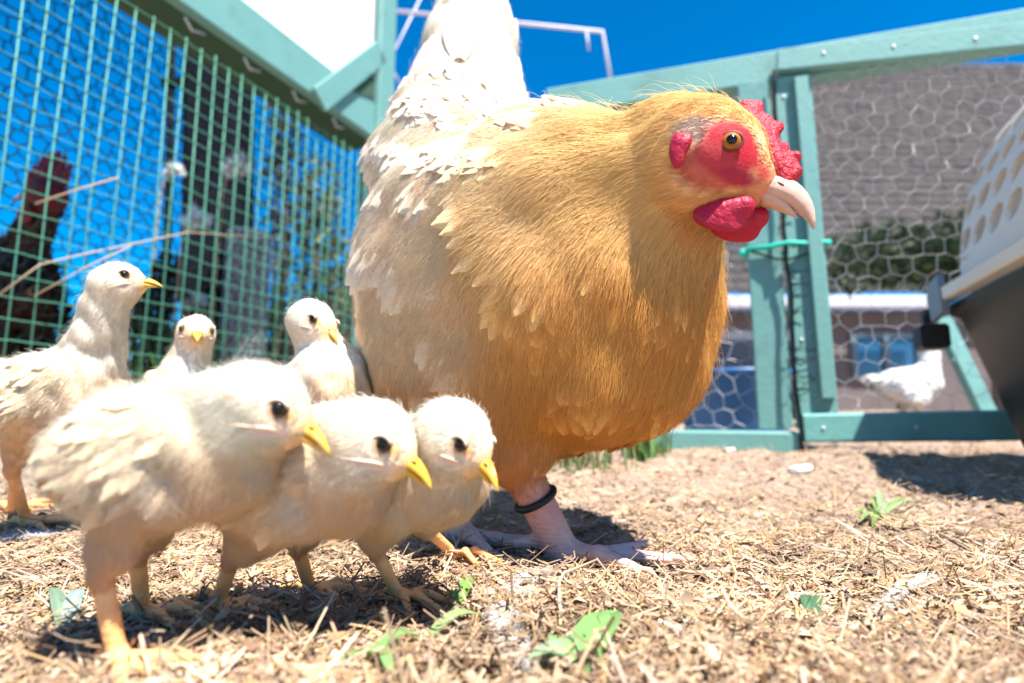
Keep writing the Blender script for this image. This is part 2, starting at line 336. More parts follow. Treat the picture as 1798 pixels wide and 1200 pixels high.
def surface(prims, h):
    lo = np.min([p['c'] - p['r'].max() if p['t'] == 'e' else np.minimum(p['a'] - p['ra'], p['b'] - p['rb']) for p in prims], 0) - 3 * h
    hi = np.max([p['c'] + p['r'].max() if p['t'] == 'e' else np.maximum(p['a'] + p['ra'], p['b'] + p['rb']) for p in prims], 0) + 3 * h
    n = np.ceil((hi - lo) / h).astype(int) + 1
    f = np.empty(n, np.float32)
    gy, gz = [np.arange(n[i], dtype=np.float32) * h + lo[i] for i in (1, 2)]
    YY, ZZ = np.meshgrid(gy, gz, indexing='ij')
    for i0 in range(0, n[0], 16):
        xx = np.arange(i0, min(i0 + 16, n[0]), dtype=np.float32) * h + lo[0]
        Xg = np.stack(np.broadcast_arrays(xx[:, None, None], YY[None], ZZ[None]), -1).astype(np.float32)
        f[i0:i0 + len(xx)] = sdf(prims, Xg)
    s = f < 0
    c8 = [(a, b, c) for a in (0, 1) for b in (0, 1) for c in (0, 1)]
    sub = lambda A, o: A[o[0]:n[0] - 1 + o[0], o[1]:n[1] - 1 + o[1], o[2]:n[2] - 1 + o[2]]
    cnt = sum(sub(s, o).astype(np.int8) for o in c8); act = (cnt > 0) & (cnt < 8)
    idx = -np.ones(act.shape, np.int64); ii = np.argwhere(act); idx[act] = np.arange(len(ii))
    fv = {o: sub(f, o)[act] for o in c8}
    acc = np.zeros((len(ii), 3)); num = np.zeros(len(ii))
    for a in c8:
        for ax in range(3):
            if a[ax]: continue
            bq = list(a); bq[ax] = 1; bq = tuple(bq)
            fa, fb = fv[a], fv[bq]; m = (fa < 0) != (fb < 0); tt = np.where(m, fa / np.where(m, fa - fb, 1), 0)
            pt = np.tile(np.array(a, float), (len(ii), 1)); pt[:, ax] = tt
            acc += pt * m[:, None]; num += m
    V = lo + (ii + acc / num[:, None]) * h
    Q = []
    for ax in range(3):
        o1, o2 = [x for x in range(3) if x != ax]
        sl0 = [slice(1, None)] * 3; sl0[ax] = slice(0, -1)
        A = s[tuple(slice(1 if x != ax else 0, n[x] - 1) for x in range(3))]
        B = s[tuple(slice(1, n[x] - 1) if x != ax else slice(1, n[x]) for x in range(3))]
        e = np.argwhere(A != B)
        base = e.copy(); base[:, o1] += 1; base[:, o2] += 1
        flip = A[tuple(e.T)]
        def at(d1, d2):
            q = base.copy(); q[:, o1] += d1; q[:, o2] += d2; return idx[tuple(q.T)]
        q = np.stack([at(-1, -1), at(0, -1), at(0, 0), at(-1, 0)], 1)
        fl = flip if ax != 1 else ~flip
        q[~fl] = q[~fl][:, ::-1]; Q.append(q)
    Q = np.concatenate(Q); Q = Q[(Q >= 0).all(1)]
    for _ in range(3):
        g = grad(prims, V); d = sdf(prims, V); step = (d / (np.sum(g * g, 1) + 1e-6)).clip(-h, h); V = V - g * step[:, None]
    g = grad(prims, V); Nn = g / (np.linalg.norm(g, axis=1)[:, None] + 1e-9)
    return V, Q, Nn
def paint(prims, V, keys, s=.006):
    d = np.stack([pd(p, V) for p in prims], 1); d -= d.min(1)[:, None]; w = np.exp(-d / s); w /= w.sum(1)[:, None]
    return {k: w @ np.array([np.atleast_1d(p.get(k, dv)).astype(float) for p in prims]) for k, dv in keys.items()}
def spots(V, col, hm, sp):
    for c, r, cc, h in sp:
        q = V - c
        if isinstance(r, tuple): q = q @ r[1].T / r[0]; dist = np.linalg.norm(q, axis=1)
        else: dist = np.linalg.norm(q, axis=1) / r
        w = np.clip((1.15 - dist) / .3, 0, 1)[:, None]; col[:] = col * (1 - w) + np.array(cc) * w; hm[:] = hm * (1 - w[:, 0] + h * w[:, 0])
def lumps(V, Q, Nn, w, amp, f):
    """uneven plumage: soft bumps along the normal, then fresh normals"""
    d = (wob(V, f) * wob(V[:, [1, 2, 0]], f * .63, 1.7)).sum(1) + .5 * wob(V, f * 2.1, 3.)[:, 0]
    V = V + Nn * (amp * w * d)[:, None]
    a = np.cross(V[Q[:, 2]] - V[Q[:, 0]], V[Q[:, 3]] - V[Q[:, 1]]); n = np.zeros_like(V)
    for k in range(4): np.add.at(n, Q[:, k], a)
    n /= np.linalg.norm(n, axis=1)[:, None] + 1e-12
    return V, np.where((n * Nn).sum(1)[:, None] > 0, n, -n)
def scatter(V, Q, n, wv, rng):
    T = np.concatenate([Q[:, [0, 1, 2]], Q[:, [0, 2, 3]]]); a, b, c = V[T[:, 0]], V[T[:, 1]], V[T[:, 2]]
    ar = np.linalg.norm(np.cross(b - a, c - a), axis=1) * wv[T].mean(1); ar = np.maximum(ar, 0); cs = np.cumsum(ar); k = np.searchsorted(cs, rng.random(n) * cs[-1]).clip(0, len(T) - 1)
    u, v = rng.random(n), rng.random(n); fl = u + v > 1; u[fl] = 1 - u[fl]; v[fl] = 1 - v[fl]
    W = np.stack([1 - u - v, u, v], 1); return T[k], W
def gat(A, T, W): return np.einsum('ij,ij...->i...', W, A[T]) if A.ndim == 1 else (A[T] * W[..., None]).sum(1)
def curves(name, Pts, rad, col, bn, mat, parent):
    """hair-like strands; Pts (n, k, 3) in world space"""
    n, k, _ = Pts.shape; base = wloc(parent)
    cu = bpy.data.hair_curves.new(name); cu.add_curves([k] * n)
    cu.position_data.foreach_set('vector', (Pts - base).astype(np.float32).ravel())
    at = cu.attributes.get('radius') or cu.attributes.new('radius', 'FLOAT', 'POINT'); at.data.foreach_set('value', rad.astype(np.float32).ravel())
    at = cu.attributes.new('col', 'FLOAT_COLOR', 'CURVE'); at.data.foreach_set('color', np.concatenate([col, np.ones((n, 1))], 1).astype(np.float32).ravel())
    at = cu.attributes.new('bn', 'FLOAT_VECTOR', 'CURVE'); at.data.foreach_set('vector', bn.astype(np.float32).ravel())
    cu.materials.append(mat)
    o = bpy.data.objects.new(name, cu); COL.objects.link(o); o.parent = parent; return o
def wob(X, f, ph=0.):
    return np.stack([np.sin(X[:, 1] * f + X[:, 2] * f * .7 + ph), np.sin(X[:, 2] * f * 1.1 + X[:, 0] * f * .8 + 2 + ph), np.sin(X[:, 0] * f * .9 + X[:, 1] * f * 1.2 + 4 + ph)], 1)
def down(parent, name, V, Q, Nn, at, n, rng, rad, lift=.5, jit=.35, npt=4, clump=260., dens=None, cvar=.12, droop=.15, off=0.):
    T, W = scatter(V, Q, n, at['hl'] * 0 + 1 if dens is None else dens, rng)
    p = gat(V, T, W); nn = gat(Nn, T, W); nn /= np.linalg.norm(nn, axis=1)[:, None] + 1e-9
    L_ = gat(at['hl'], T, W) * rng.uniform(.6, 1.25, n); ok = L_ > .0012
    p, nn, L_ = p[ok], nn[ok], L_[ok]; T, W = T[ok], W[ok]; n = len(p)
    fl = gat(at['fl'], T, W); fl = fl + wob(p, clump) * jit + rng.normal(0, jit * .7, (n, 3)); fl -= nn * (fl * nn).sum(1)[:, None]; fl /= np.linalg.norm(fl, axis=1)[:, None] + 1e-9
    lf = lift * rng.uniform(.5, 1.5, n); s = np.linspace(0, 1, npt)
    pts = np.stack([p + nn * off + fl * (L_ * k)[:, None] + nn * (L_ * (lf * k - lf * .55 * k * k))[:, None] - A3(0, 0, 1) * (droop * L_ * k * k)[:, None] + rng.normal(0, .05, (n, 3)) * (L_ * k)[:, None] for k in s], 1)
    c = gat(at['col'], T, W) * (1 + rng.normal(0, cvar, (n, 1))).clip(.6, 1.4) * (1 + .045 * wob(p, clump * .5)[:, :1])
    r = np.outer(rng.uniform(.7, 1.3, n), np.array([1., .9, .7, .25]) if npt == 4 else np.linspace(1, .25, npt)) * rad
    return curves(name, pts, r, c.clip(0, .92), nn, M['plume'], parent)
VROW = np.array([0, .18, .42, .66, .86, 1.0]); VW = np.array([.25, .72, 1.0, 1.0, .90, .55])
def vanes(parent, name, V, Q, Nn, at, n, rng, dens, lift=.1, jit=.18, cvar=.1, Rb=.14, label=None):
    """overlapping feather vanes laid over the body"""
    T, W = scatter(V, Q, n, dens, rng); p = gat(V, T, W); nn = gat(Nn, T, W); nn /= np.linalg.norm(nn, axis=1)[:, None]
    Ln = gat(at['vl'], T, W) * rng.uniform(.8, 1.2, n); Wd = gat(at['vw'], T, W) * rng.uniform(.8, 1.2, n)
    fl = gat(at['fl'], T, W) + wob(p, 40.) * jit * .6 + rng.normal(0, jit, (n, 3)); fl -= nn * (fl * nn).sum(1)[:, None]; fl /= np.linalg.norm(fl, axis=1)[:, None]
    sd = np.cross(fl, nn); lf = lift * rng.uniform(.3, 1.7, n); tw = rng.normal(0, .12, n)
    c0 = gat(at['col'], T, W) * (1 + rng.normal(0, cvar, (n, 1))); V_ = []; UV = []; rs = rng.uniform(0, 50, n)
    for s, w in zip(VROW, VW):
        for x in (-1, -.5, 0, .5, 1):
            lag = s - (.07 * abs(x) + .13 * x * x) * (s > .5) * s
            q = p + fl * (Ln * lag)[:, None] + sd * (Wd * w * x * .5 * rng.uniform(.86, 1.14, n))[:, None] + nn * (.0012 + lf * Ln * s - (Ln * s) ** 2 / (2 * Rb) + tw * Wd * x * .5 * s - .16 * Wd * x * x * w)[:, None]
            V_.append(q); UV.append(np.stack([rs + (s * 2.2 - abs(x) * .5) * 9, rs * 2 + np.sign(x) * 7 + 0 * rs, np.full(n, x * .6)], 1))
    V_ = np.stack(V_, 1); UV = np.stack(UV, 1); nv = 30
    f = np.array([(a * 5 + b, a * 5 + b + 1, a * 5 + b + 6, a * 5 + b + 5) for a in range(5) for b in range(4)])
    F = (np.arange(n)[:, None, None] * nv + f[None]).reshape(-1, 4)
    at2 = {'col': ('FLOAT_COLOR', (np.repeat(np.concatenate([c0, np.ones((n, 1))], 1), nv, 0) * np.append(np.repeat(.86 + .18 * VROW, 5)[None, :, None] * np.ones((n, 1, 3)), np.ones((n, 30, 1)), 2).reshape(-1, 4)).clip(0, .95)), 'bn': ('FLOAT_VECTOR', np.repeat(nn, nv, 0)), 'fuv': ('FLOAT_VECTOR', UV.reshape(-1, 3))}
    return tag(mk(name, V_.reshape(-1, 3), F, M['vane'], parent, True, at2), kind='stuff')

def loft(path, W_, H_, S, Uv, n=12, flat=0.):
    """closed horn-like tube along path, widths W_, heights H_"""
    V = []; m = len(path)
    for i in range(m):
        t = nz(path[min(i + 1, m - 1)] - path[max(i - 1, 0)]); u = nz(np.cross(S, t)) ; u = u if np.dot(u, Uv) > 0 else -u
        for j in range(n):
            a = 2 * math.pi * j / n; sn = math.sin(a); V.append(path[i] + S * W_[i] * math.cos(a) + u * H_[i] * (sn if sn > 0 else sn * (1 - flat)))
    F = [(i * n + j, i * n + (j + 1) % n, (i + 1) * n + (j + 1) % n, (i + 1) * n + j) for i in range(m - 1) for j in range(n)] + [tuple(range(n - 1, -1, -1)), tuple(range((m - 1) * n, m * n))]
    return V, F
def eye_at(root, c, out, r, iris, lid, pup=.55, lidr=.22):
    Fr = (nz(np.cross(out, A3(0, 0, 1))), nz(np.cross(nz(np.cross(out, A3(0, 0, 1))), out)), nz(out))
    e = MB().ball(c, (r, r, r * .75), Fr, 18, 12).build('eye', iris, root, True)
    MB().ball(c + nz(out) * r * .42, (r * pup, r * pup, r * .40), Fr, 16, 10).build('pupil', M['pupil'], e, True)
    ring = [c + nz(out) * r * .25 + (Fr[0] * math.cos(a) * 1.05 + Fr[1] * math.sin(a) * .92) * r for a in np.linspace(0, 2 * math.pi, 21)]
    MB().tube(ring, r * lidr, 6, False).build('eyelid', lid, e, True)
def foot(pr, ank, fr_yaw, sc, col, r0, toes=((28, 1.), (-28, 1.), (0, 1.15)), hind=.5, tl=.03):
    """toes on the ground from the ankle point; returns claw tips"""
    tips = []
    for a, l in list(toes) + [(180, hind)]:
        F = A3(math.cos(R(fr_yaw + a)), math.sin(R(fr_yaw + a)), 0); t0 = ank + A3(0, 0, 0)
        mid = ank + F * tl * l * .5; mid[2] = gh(mid[0], mid[1]) + r0 * 1.25 + .0042
        tip = ank + F * tl * l; tip[2] = gh(tip[0], tip[1]) + r0 * .75 + .0030
        pr += [K(t0, mid, r0, r0 * .88, col, r0 * 1.1), K(mid, tip, r0 * .92, r0 * .6, col, r0 * .6)]; tips.append((tip, F))
    return tips
def claws(root, tips, r, mat):
    for tip, F in tips:
        p = [tip - F * r * .6, tip + F * r * 1.2 + A3(0, 0, r * .25), tip + F * r * 2.6 - A3(0, 0, r * .5)]
        MB().tube(p, [r * .62, r * .5, r * .08], 7).build('claw', mat, root, True)

# ------------------------------------------------------------------ chicks
CR, TAN, SHN = (.97, .87, .73), (.95, .68, .44), (.98, .47, .18)
def chick(label, B, byaw, bpitch, eye, hyaw, hpitch, sc, h, feet, nhair, seed, wingtan=True, res=.0019, upright=False, stretch=1., tone=1.):
    rng = np.random.default_rng(seed)
    F, S, U = fr = frame(byaw, bpitch); hF, hS, hU = hf = frame(hyaw, hpitch)
    s = sc; B = np.asarray(B, float); H = np.asarray(eye, float) - h * (hF * .0122 + hS * .0152 + hU * .0015)
    base = A3(B[0], B[1], float(gh(B[0], B[1])))
    root = empty('chick', base, label, 'chick', 'chicks around the hen')
    back = -F * .8 - A3(0, 0, .45); dn = A3(0, 0, -1) - F * .4
    col = tuple(c * tone for c in CR); tan = tuple(c * tone for c in TAN)
    nb = B + F * .031 * s + U * .008 * s; ax = nz(nb - H)
    pr = [E(B, A3(.047 * stretch, .033, .0315) * s, fr, col, .02, fl=back, hl=.0058, vl=.014, vw=.008),
          E(B + F * .027 * s - U * .007 * s, A3(.028, .028, .028) * s, fr, tan, .022 * s, fl=dn, hl=.0066),
          E(B - F * .028 * s * stretch - U * .002 * s, A3(.026, .025, .025) * s, fr, col, .022 * s, fl=back, hl=.0075),
          K(B - F * .036 * s * stretch + U * .004 * s, B - F * .056 * s * stretch - U * .002 * s, .013 * s, .005 * s, col, .016 * s, fl=-F - A3(0, 0, .3), hl=.009),
          K(nb, H - hF * .006 * h - hU * .004 * h, .0255 * s, .0160 * h, col, .018 * s, fl=ax - hF * .2, hl=.0052),
          E(H, A3(.0215, .0176, .0188) * h, hf, col, .012 * h, fl=-hF + hU * .1, hl=.0038),
          K(H - hU * .004 * h, H + hF * .016 * h - hU * .0055 * h, .0138 * h, .0078 * h, tan, .009 * h, fl=-hF, hl=.0022)]
    tips = []
    for sg in (1, -1):
        wc = B + S * sg * .0305 * s - F * .008 * s * stretch + U * .003 * s
        wf = (nz(F * .95 + U * .22), S, nz(U - F * .22))
        pr.append(E(wc, A3(.039 * stretch, .0105, .020) * s, wf, tuple(np.array(col) * A3(.96, .90, .80)) if wingtan else col, .008 * s, fl=-F - U * .35, hl=.0062, vl=.015, vw=.0052))
        ft = feet[0 if sg > 0 else 1]
        if ft is None: continue
        (fx, fy), fyaw, bend = ft
        ank = A3(fx, fy, float(gh(fx, fy)) + .0045 * s)
        hip = B + S * sg * .017 * s - F * .004 * s - U * .017 * s
        hock = ank * .50 + hip * .50 - nz(A3(F[0], F[1], 0)) * bend * s
        pr += [K(hip, hip * .35 + hock * .65,   .0150 * s, .0088 * s, tan, .016 * s, fl=A3(0, 0, -1), hl=.0062), K(hip * .35 + hock * .65, hock,   .0085 * s, .0046 * s, tan, .008 * s, fl=A3(0, 0, -1), hl=.005),
               K(hock, ank, .0047 * s, .0042 * s, SHN, .004 * s, hl=0.)]
        tips += foot(pr, ank, fyaw, s, SHN, .0034 * s, tl=.036 * s)
    V, Q, Nn = surface(pr, res * s * .92)
    at = paint(pr, V, dict(col=(1, 1, 1), fl=(0, 0, -1), hl=0., vl=.016, vw=.009), .0035)
    for k in ('hl', 'vl', 'vw'): at[k] = at[k][:, 0]
    eyes = [onsurf(pr, H + hF * .0122 * h + hU * .0015 * h, hS * sg) for sg in (1, -1)]
    sp = [(H + hF * .022 * h - hU * .007 * h, .0105 * h, (.82, .54, .28), .15)]
    for sg, e in zip((1, -1), eyes):
        sp += [(e, .0080 * h, (.80, .62, .44), .35), (e, .0052 * h, (.45, .30, .18), 0.), (e - hF * .018 * h - hU * .0005 * h, .0042 * h, (.66, .40, .26), .3), (e + hF * .0075 * h - hU * .002 * h, .005 * h, (.74, .40, .16), .2), (e - hU * .0105 * h + hF * .001 * h, (A3(.010, .006, .0022) * h, np.array([hF, hS, hU])), (.78, .56, .44), .1)]
        if wingtan: sp.append((onsurf(pr, B - F * .036 * s * stretch - U * .012 * s, S * sg), .011 * s, (.66, .38, .15), 1.))
    spots(V, at['col'], at['hl'], sp)
    V, Nn = lumps(V, Q, Nn, np.clip((at['hl'] - .003) / .002, 0, 1), .0009 * s, 170.)
    mk('body', V, Q, M['skin'], root, True, {'leg': ('FLOAT', ((at['hl'] < .0006) & (V[:, 2] < .06)) * .3), 'col': ('FLOAT_COLOR', np.concatenate([at['col'], np.ones((len(V), 1))], 1))})
    at['hl'] = at['hl'] * s * .85
    down(root, 'down', V, Q, Nn, at, nhair, rng, .00011 * s, lift=.28, jit=.13, clump=230., cvar=.045)
    # long loose wisps
    at3 = dict(at); at3['hl'] = at['hl'] * 1.7
    down(root, 'down_wisps', V, Q, Nn, at3, nhair // 14, rng, .00006 * s, lift=.9, jit=.45, clump=200., droop=0.)
    if wingtan:
        dens = np.zeros(len(V))
        for sg in (1, -1):
            wc = B + S * sg * .0305 * s - F * .008 * s * stretch + U * .003 * s
            q = (V - wc) @ np.array([F, S, U]).T; dens += np.clip(1.2 - np.linalg.norm(q / (A3(.042 * stretch, .03, .024) * s), axis=1), 0, 1) * ((Nn @ (S * sg)) > .25)
        if dens.sum() > 1:
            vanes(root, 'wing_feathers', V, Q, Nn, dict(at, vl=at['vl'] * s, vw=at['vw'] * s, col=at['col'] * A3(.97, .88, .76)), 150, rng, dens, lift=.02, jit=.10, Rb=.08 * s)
    # beak: two mandibles
    b0 = H + hF * .0185 * h - hU * .0055 * h; tt = np.linspace(0, 1, 9)
    up = [b0 + hF * .0178 * h * k - hU * (.0012 * k + .0080 * k ** 2.1) * h for k in tt]
    wv = np.array([.0074, .0067, .0058, .0050, .0042, .0034, .0025, .0015, .0004]) * h; hv = np.array([.0058, .0054, .0049, .0044, .0038, .0031, .0023, .0014, .0004]) * h
    bk = mk('beak', *loft(up, wv, hv, hS, hU, 16, .6), M['beaky'], root, True)
    lw = [b0 - hU * .0030 * h + hF * .0135 * h * k - hU * (.0012 * k + .0042 * k ** 2) * h for k in tt]
    mk('lower_mandible', *loft(lw, wv * .86, hv * .48, hS, hU, 12), M['beaky'], bk, True)
    for sg in (1, -1):
        nc = b0 + hF * .0070 * h + hS * sg * .0040 * h + hU * .0016 * h
        MB().ball(nc, (.0017 * h, .0009 * h, .0007 * h), (hF, hS, hU), 10, 6).build('nostril', M['lid'], bk, True)
        # pale gape line from the beak corner
        g0 = b0 + hS * sg * .0066 * h - hU * .0028 * h; g1 = onsurf(pr, H + hF * -.003 * h - hU * .0088 * h, hS * sg); gm = onsurf(pr, H + hF * .011 * h - hU * .0072 * h, hS * sg)
        MB().tube([g0, gm + hS * sg * .0012 * h, g1 + hS * sg * .0010 * h], [.0011 * h, .0008 * h, .0003 * h], 6).build('gape', M['gape'], bk, True)
    for sg, e in zip((1, -1), eyes): eye_at(root, e - hS * sg * .0012 * h, hS * sg + hF * .18, .0042 * h, M['brown'], M['lid'], .62, .12)
    for sg, e in zip((1, -1), eyes):
        c_ = e - hS * sg * .0006 * h; arc = [c_ + hS * sg * .0020 * h + (hF * math.cos(a) * 1.15 + hU * math.sin(a) * .95) * .0043 * h for a in np.linspace(R(15), R(190), 11)]
        MB().tube(arc, [.0004 * h] + [.0011 * h] * 9 + [.0004 * h], 6).build('brow', M['browskin'], root, True)
    claws(root, tips, .0024 * s, M['beaky'])
    return root
def onsurf(pr, p, d, r=.09):
    """walk in from outside along -d to the skin"""
    tt = np.linspace(r, 0, 240); X = np.asarray(p)[None] + tt[:, None] * nz(d)[None]; f = sdf(pr, X); i = int(np.argmax(f < 0)); return X[i]
def gx(px, py):
    p = G(px, py); return (p[0], p[1])
SEG = 1.0
chick('large pale chick in front, at lower left, nearest the camera, looking right', P(288, 792, .288), 2, 8, P(487, 718, .262), 6, -12.5, .99, 1.06,
      [(gx(205, 1180), -25, .012), (gx(250, 1095), -5, .012)], 95000, 21, stretch=.78)
chick('cream chick in the middle of the three bowed heads', P(530, 832, .338), -16, 10, P(670, 780, .290), -10, -14.5, 1.0, 1.10,
      [(gx(380, 1080), -20, .010), (gx(545, 1050), -10, .012)], 70000, 22)
chick('cream chick nearest the hen, its head bowed in front of her breast', P(708, 832, .368), -28, 12, P(806, 780, .310), -24, -25.5, .97, 1.04,
      [(gx(700, 1060), -40, .014), (gx(800, 985), -30, .012)], 65000, 23)
chick('upright chick at the left edge, head raised in front of the green wire fence', P(80, 690, .58), 14, 12, P(217, 482, .545), 12, 20, 1.22, 1.06,
      [(gx(45, 925), 0, .012), (gx(20, 905), 0, .012)], 50000, 24)
chick('small chick behind the others facing straight at the camera', P(322, 700, .66), -62, 20, P(318, 577, .60), -58, 0, 1.02, .98,
      [(gx(310, 915), -80, .01), (gx(340, 915), -90, .01)], 26000, 25, wingtan=False, res=.0024)
chick('chick peeping out beside the hen\'s tail end, beak turned down to the right', P(560, 690, .60), -40, 20, P(548, 560, .55), -20, -17, 1.12, 1.06,
      [(gx(540, 900), -60, .01), (gx(580, 905), -60, .01)], 32000, 26, wingtan=False, res=.0024)

# ------------------------------------------------------------------ hen
def hen():
    rng = np.random.default_rng(5)
    F, S, U = fr = frame(-42, 10); uF, uS, uU = hf = frame(-19, -21); HK = .86; hF, hS, hU = uF * HK, uS * HK, uU * HK
    uM = np.array([uF, uS, uU])
    GOLD, BUFF, PALE, ORG, WHT = (.93, .62, .26), (.98, .72, .48), (.98, .80, .63), (.90, .47, .135), (.90, .80, .66)
    SK = (.66, .31, .25)
    C = P(908, 475, .575); Hc = P(1283, 257, .365) - hF * .010 - hS * .0265 - hU * .002
    base = A3(C[0], C[1], float(gh(C[0], C[1])))
    root = empty('hen', base, 'plump buff hen with red comb standing over the chicks', 'hen')
    back = nz(-F - A3(0, 0, .45)); dnf = nz(A3(0, 0, -1) - F * .25)
    nkb = P(1035, 420, .50); nke = P(1195, 296, .42); nax = nz(nkb - nke)
    pr = [E(C, A3(.172, .134, .155), fr, BUFF, .03, fl=back, hl=.012, vl=.040, vw=.032),
          E(P(1042, 560, .515), A3(.104, .108, .112), fr, ORG, .06, fl=dnf, hl=.016, vl=.030, vw=.020, vd=.55),
          E(P(805, 545, .63), A3(.10, .10, .122), fr, BUFF, .06, fl=dnf, hl=.014, vl=.040, vw=.032),
          E(P(792, 300, .66), A3(.105, .092, .090), fr, PALE, .06, fl=back, hl=.013, vl=.036, vw=.024, vd=.6),
          K(P(815, 200, .69), P(836, -60, .76), .078, .034, WHT, .05, fl=nz(P(832, -60, .76) - P(812, 210, .69)), hl=.014, vl=.05, vw=.022),
          E(P(742, 405, .530), A3(.108, .030, .080), (nz(F - U * .1), S, nz(U + F * .1)), PALE, .014, fl=nz(-F - U * .12), hl=.0105, vl=.056, vw=.034),
          K(nkb, nke, .116, .046, GOLD, .05, fl=nax, hl=.028, vl=.034, vw=.0045, vd=.10),
          K(nke, Hc - hF * .016, .044, .030, GOLD, .03, fl=-hF - hU * .3, hl=.009, vl=.016, vw=.005),
          E(Hc, A3(.041, .028, .036) * HK, hf, GOLD, .02, fl=-hF, hl=.0045),
          K(Hc - hU * .008, Hc + hF * .036 - hU * .014, .026 * HK, .0165 * HK, (.55, .12, .07), .015, fl=-hF, hl=.0)]
    tips = []
    # legs: the visible one steps forward, the other is behind the chicks
    for (ap, hk, yaw, hp) in ((G(988, 992), P(902, 800, .52), -12, P(900, 700, .54)), (G(800, 955), P(790, 830, .60), -30, P(800, 700, .60))):
        ank = ap.copy(); ank[2] = gh(ank[0], ank[1]) + .011
        pr += [K(hp, hk, .062, .026, ORG, .05, fl=A3(0, 0, -1), hl=.014, vl=.02, vw=.012), K(hk, ank, .0165, .0150, SK, .006, hl=0.)]
        tips += foot(pr, ank, yaw, 1, (.78, .50, .41), .0072, tl=.084, toes=((30, .95), (-32, .95), (0, 1.1)))
    V, Q, Nn = surface(pr, .0034)
    at = paint(pr, V, dict(col=(1, 1, 1), fl=(0, 0, -1), hl=0., vl=.03, vw=.016, vd=1.), .008)
    for k in ('hl', 'vl', 'vw', 'vd'): at[k] = at[k][:, 0]
    # golden hackle cape ends in a soft edge over the back
    eyeR = onsurf(pr, Hc + hF * .010 + hU * .002, hS); eyeL = onsurf(pr, Hc + hF * .010 + hU * .002, -hS)
    RED = (.46, .014, .024); sp = []; ea = lambda *r: (A3(*r) * HK, uM)
    for sg, e in ((1, eyeR), (-1, eyeL)):
        sp += [(e - hF * .028 + hU * .002, ea(.014, .016, .013), (.66, .50, .38), .9),
               (e - hF * .006 - hU * .026, ea(.028, .018, .015), (.54, .13, .085), .22),
               (e + hF * .024 + hU * .018, ea(.011, .020, .018), (.95, .78, .48), 1.3),
               (e + hF * .002, ea(.024, .02, .020), RED, 0.), (e - hF * .010 - hU * .014, ea(.016, .018, .010), (.50, .06, .06), .1), (e + hF * .006 - hU * .018, ea(.022, .018, .012), (.48, .04, .05), .05), (e + hF * .018 - hU * .004, ea(.013, .014, .011), RED, 0.), (e + hF * .028 - hU * .008, ea(.012, .016, .011), RED, 0.), (e + hF * .036 - hU * .010, ea(.012, .020, .012), RED, 0.),
               (e + hF * .018 - hU * .024, ea(.020, .018, .0085), (.40, .025, .05), 0.), (e + hF * .032 - hU * .016, ea(.010, .018, .012), RED, 0.)]
    spots(V, at['col'], at['hl'], sp)
    at['col'] = at['col'].clip(0, 1)
    V, Nn = lumps(V, Q, Nn, np.clip((at['hl'] - .008) / .004, 0, 1), .0022, 62.)
    mk('body', V, Q, M['skin'], root, True, {'leg': ('FLOAT', ((at['hl'] < .0006) & (V[:, 2] < .13)).astype(float)), 'col': ('FLOAT_COLOR', np.concatenate([at['col'], np.ones((len(V), 1))], 1))})
    dens = np.clip((at['hl'] - .0095) / .003, 0, 1) * (1. / (at['vl'] * at['vw']) * .0006) * at['vd'] * np.clip((at['vw'] - .013) / .008, 0, 1)
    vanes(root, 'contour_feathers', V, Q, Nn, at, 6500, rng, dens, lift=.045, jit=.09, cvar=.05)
    hd = np.clip(at['hl'] / .004, 0, 1) * (1.15 - .55 * at['vd'])
    down(root, 'plumage', V, Q, Nn, at, 215000, rng, .00018, lift=.15, jit=.085, clump=100., dens=hd, cvar=.085, off=.0012)
    at4 = dict(at); at4['hl'] = at['hl'] * 1.3
    down(root, 'loose_barbs', V, Q, Nn, at4, 6000, rng, .0001, lift=.55, jit=.4, clump=150., dens=hd, droop=.1, off=.002)
    # stiff tail feathers
    t0 = P(815, 190, .69); ta = P(836, -60, .76); td = nz(ta - t0)
    tsd = nz(np.cross(td, A3(0, 1, 0))); tfw = nz(np.cross(tsd, td)); tfw = tfw if tfw[1] < 0 else -tfw
    for i in range(13):
        a = (i - 6) / 6; lay = i % 2; ph = a * 1.15
        b0 = t0 + td * (-.01 + .03 * lay + rng.uniform(-.01, .01)) + (tsd * math.sin(ph) + tfw * math.cos(ph)) * (.060 - .007 * lay); d = nz(td + tsd * math.sin(ph) * -.03 - tfw * math.cos(ph) * .07 + rng.normal(0, .025, 3)); sd = nz(np.cross(d, tsd * math.sin(ph) + tfw * math.cos(ph)))
        n_ = nz(np.cross(sd, d)); Vv = []
        for s_, w_ in zip(np.linspace(0, 1, 8), (.3, .7, .95, 1, 1, .92, .7, .2)):
            for x in (-1, -.4, 0, .4, 1): Vv.append(b0 + d * .17 * s_ + sd * .024 * w_ * x + n_ * (.012 * (1 - x * x) * .4 - .02 * s_ * s_ + .06 * (1 - abs(a)) * .3))
        Ff = [(r_ * 5 + c_, r_ * 5 + c_ + 1, r_ * 5 + c_ + 6, r_ * 5 + c_ + 5) for r_ in range(7) for c_ in range(4)]
        n = len(Vv); bnv = np.tile(nz(n_ if n_[1] < 0 else -n_), (n, 1))
        mk('tail_feather', Vv, Ff, M['vane'], root, True, {'col': ('FLOAT_COLOR', np.tile(A3(.80, .68, .52, 1) * rng.uniform(.85, 1.1), (n, 1))), 'bn': ('FLOAT_VECTOR', bnv), 'fuv': ('FLOAT_VECTOR', np.array([(i * 9 + r_ * 5, c_ * 3., 0) for r_ in range(8) for c_ in range(5)]))})
    # beak
    b0 = Hc + hF * .044 - hU * .017; tt = np.linspace(0, 1, 10)
    up = [b0 + hF * .049 * (k - .10 * k ** 4) - hU * (-.004 * k + .026 * k ** 2.3) for k in tt]
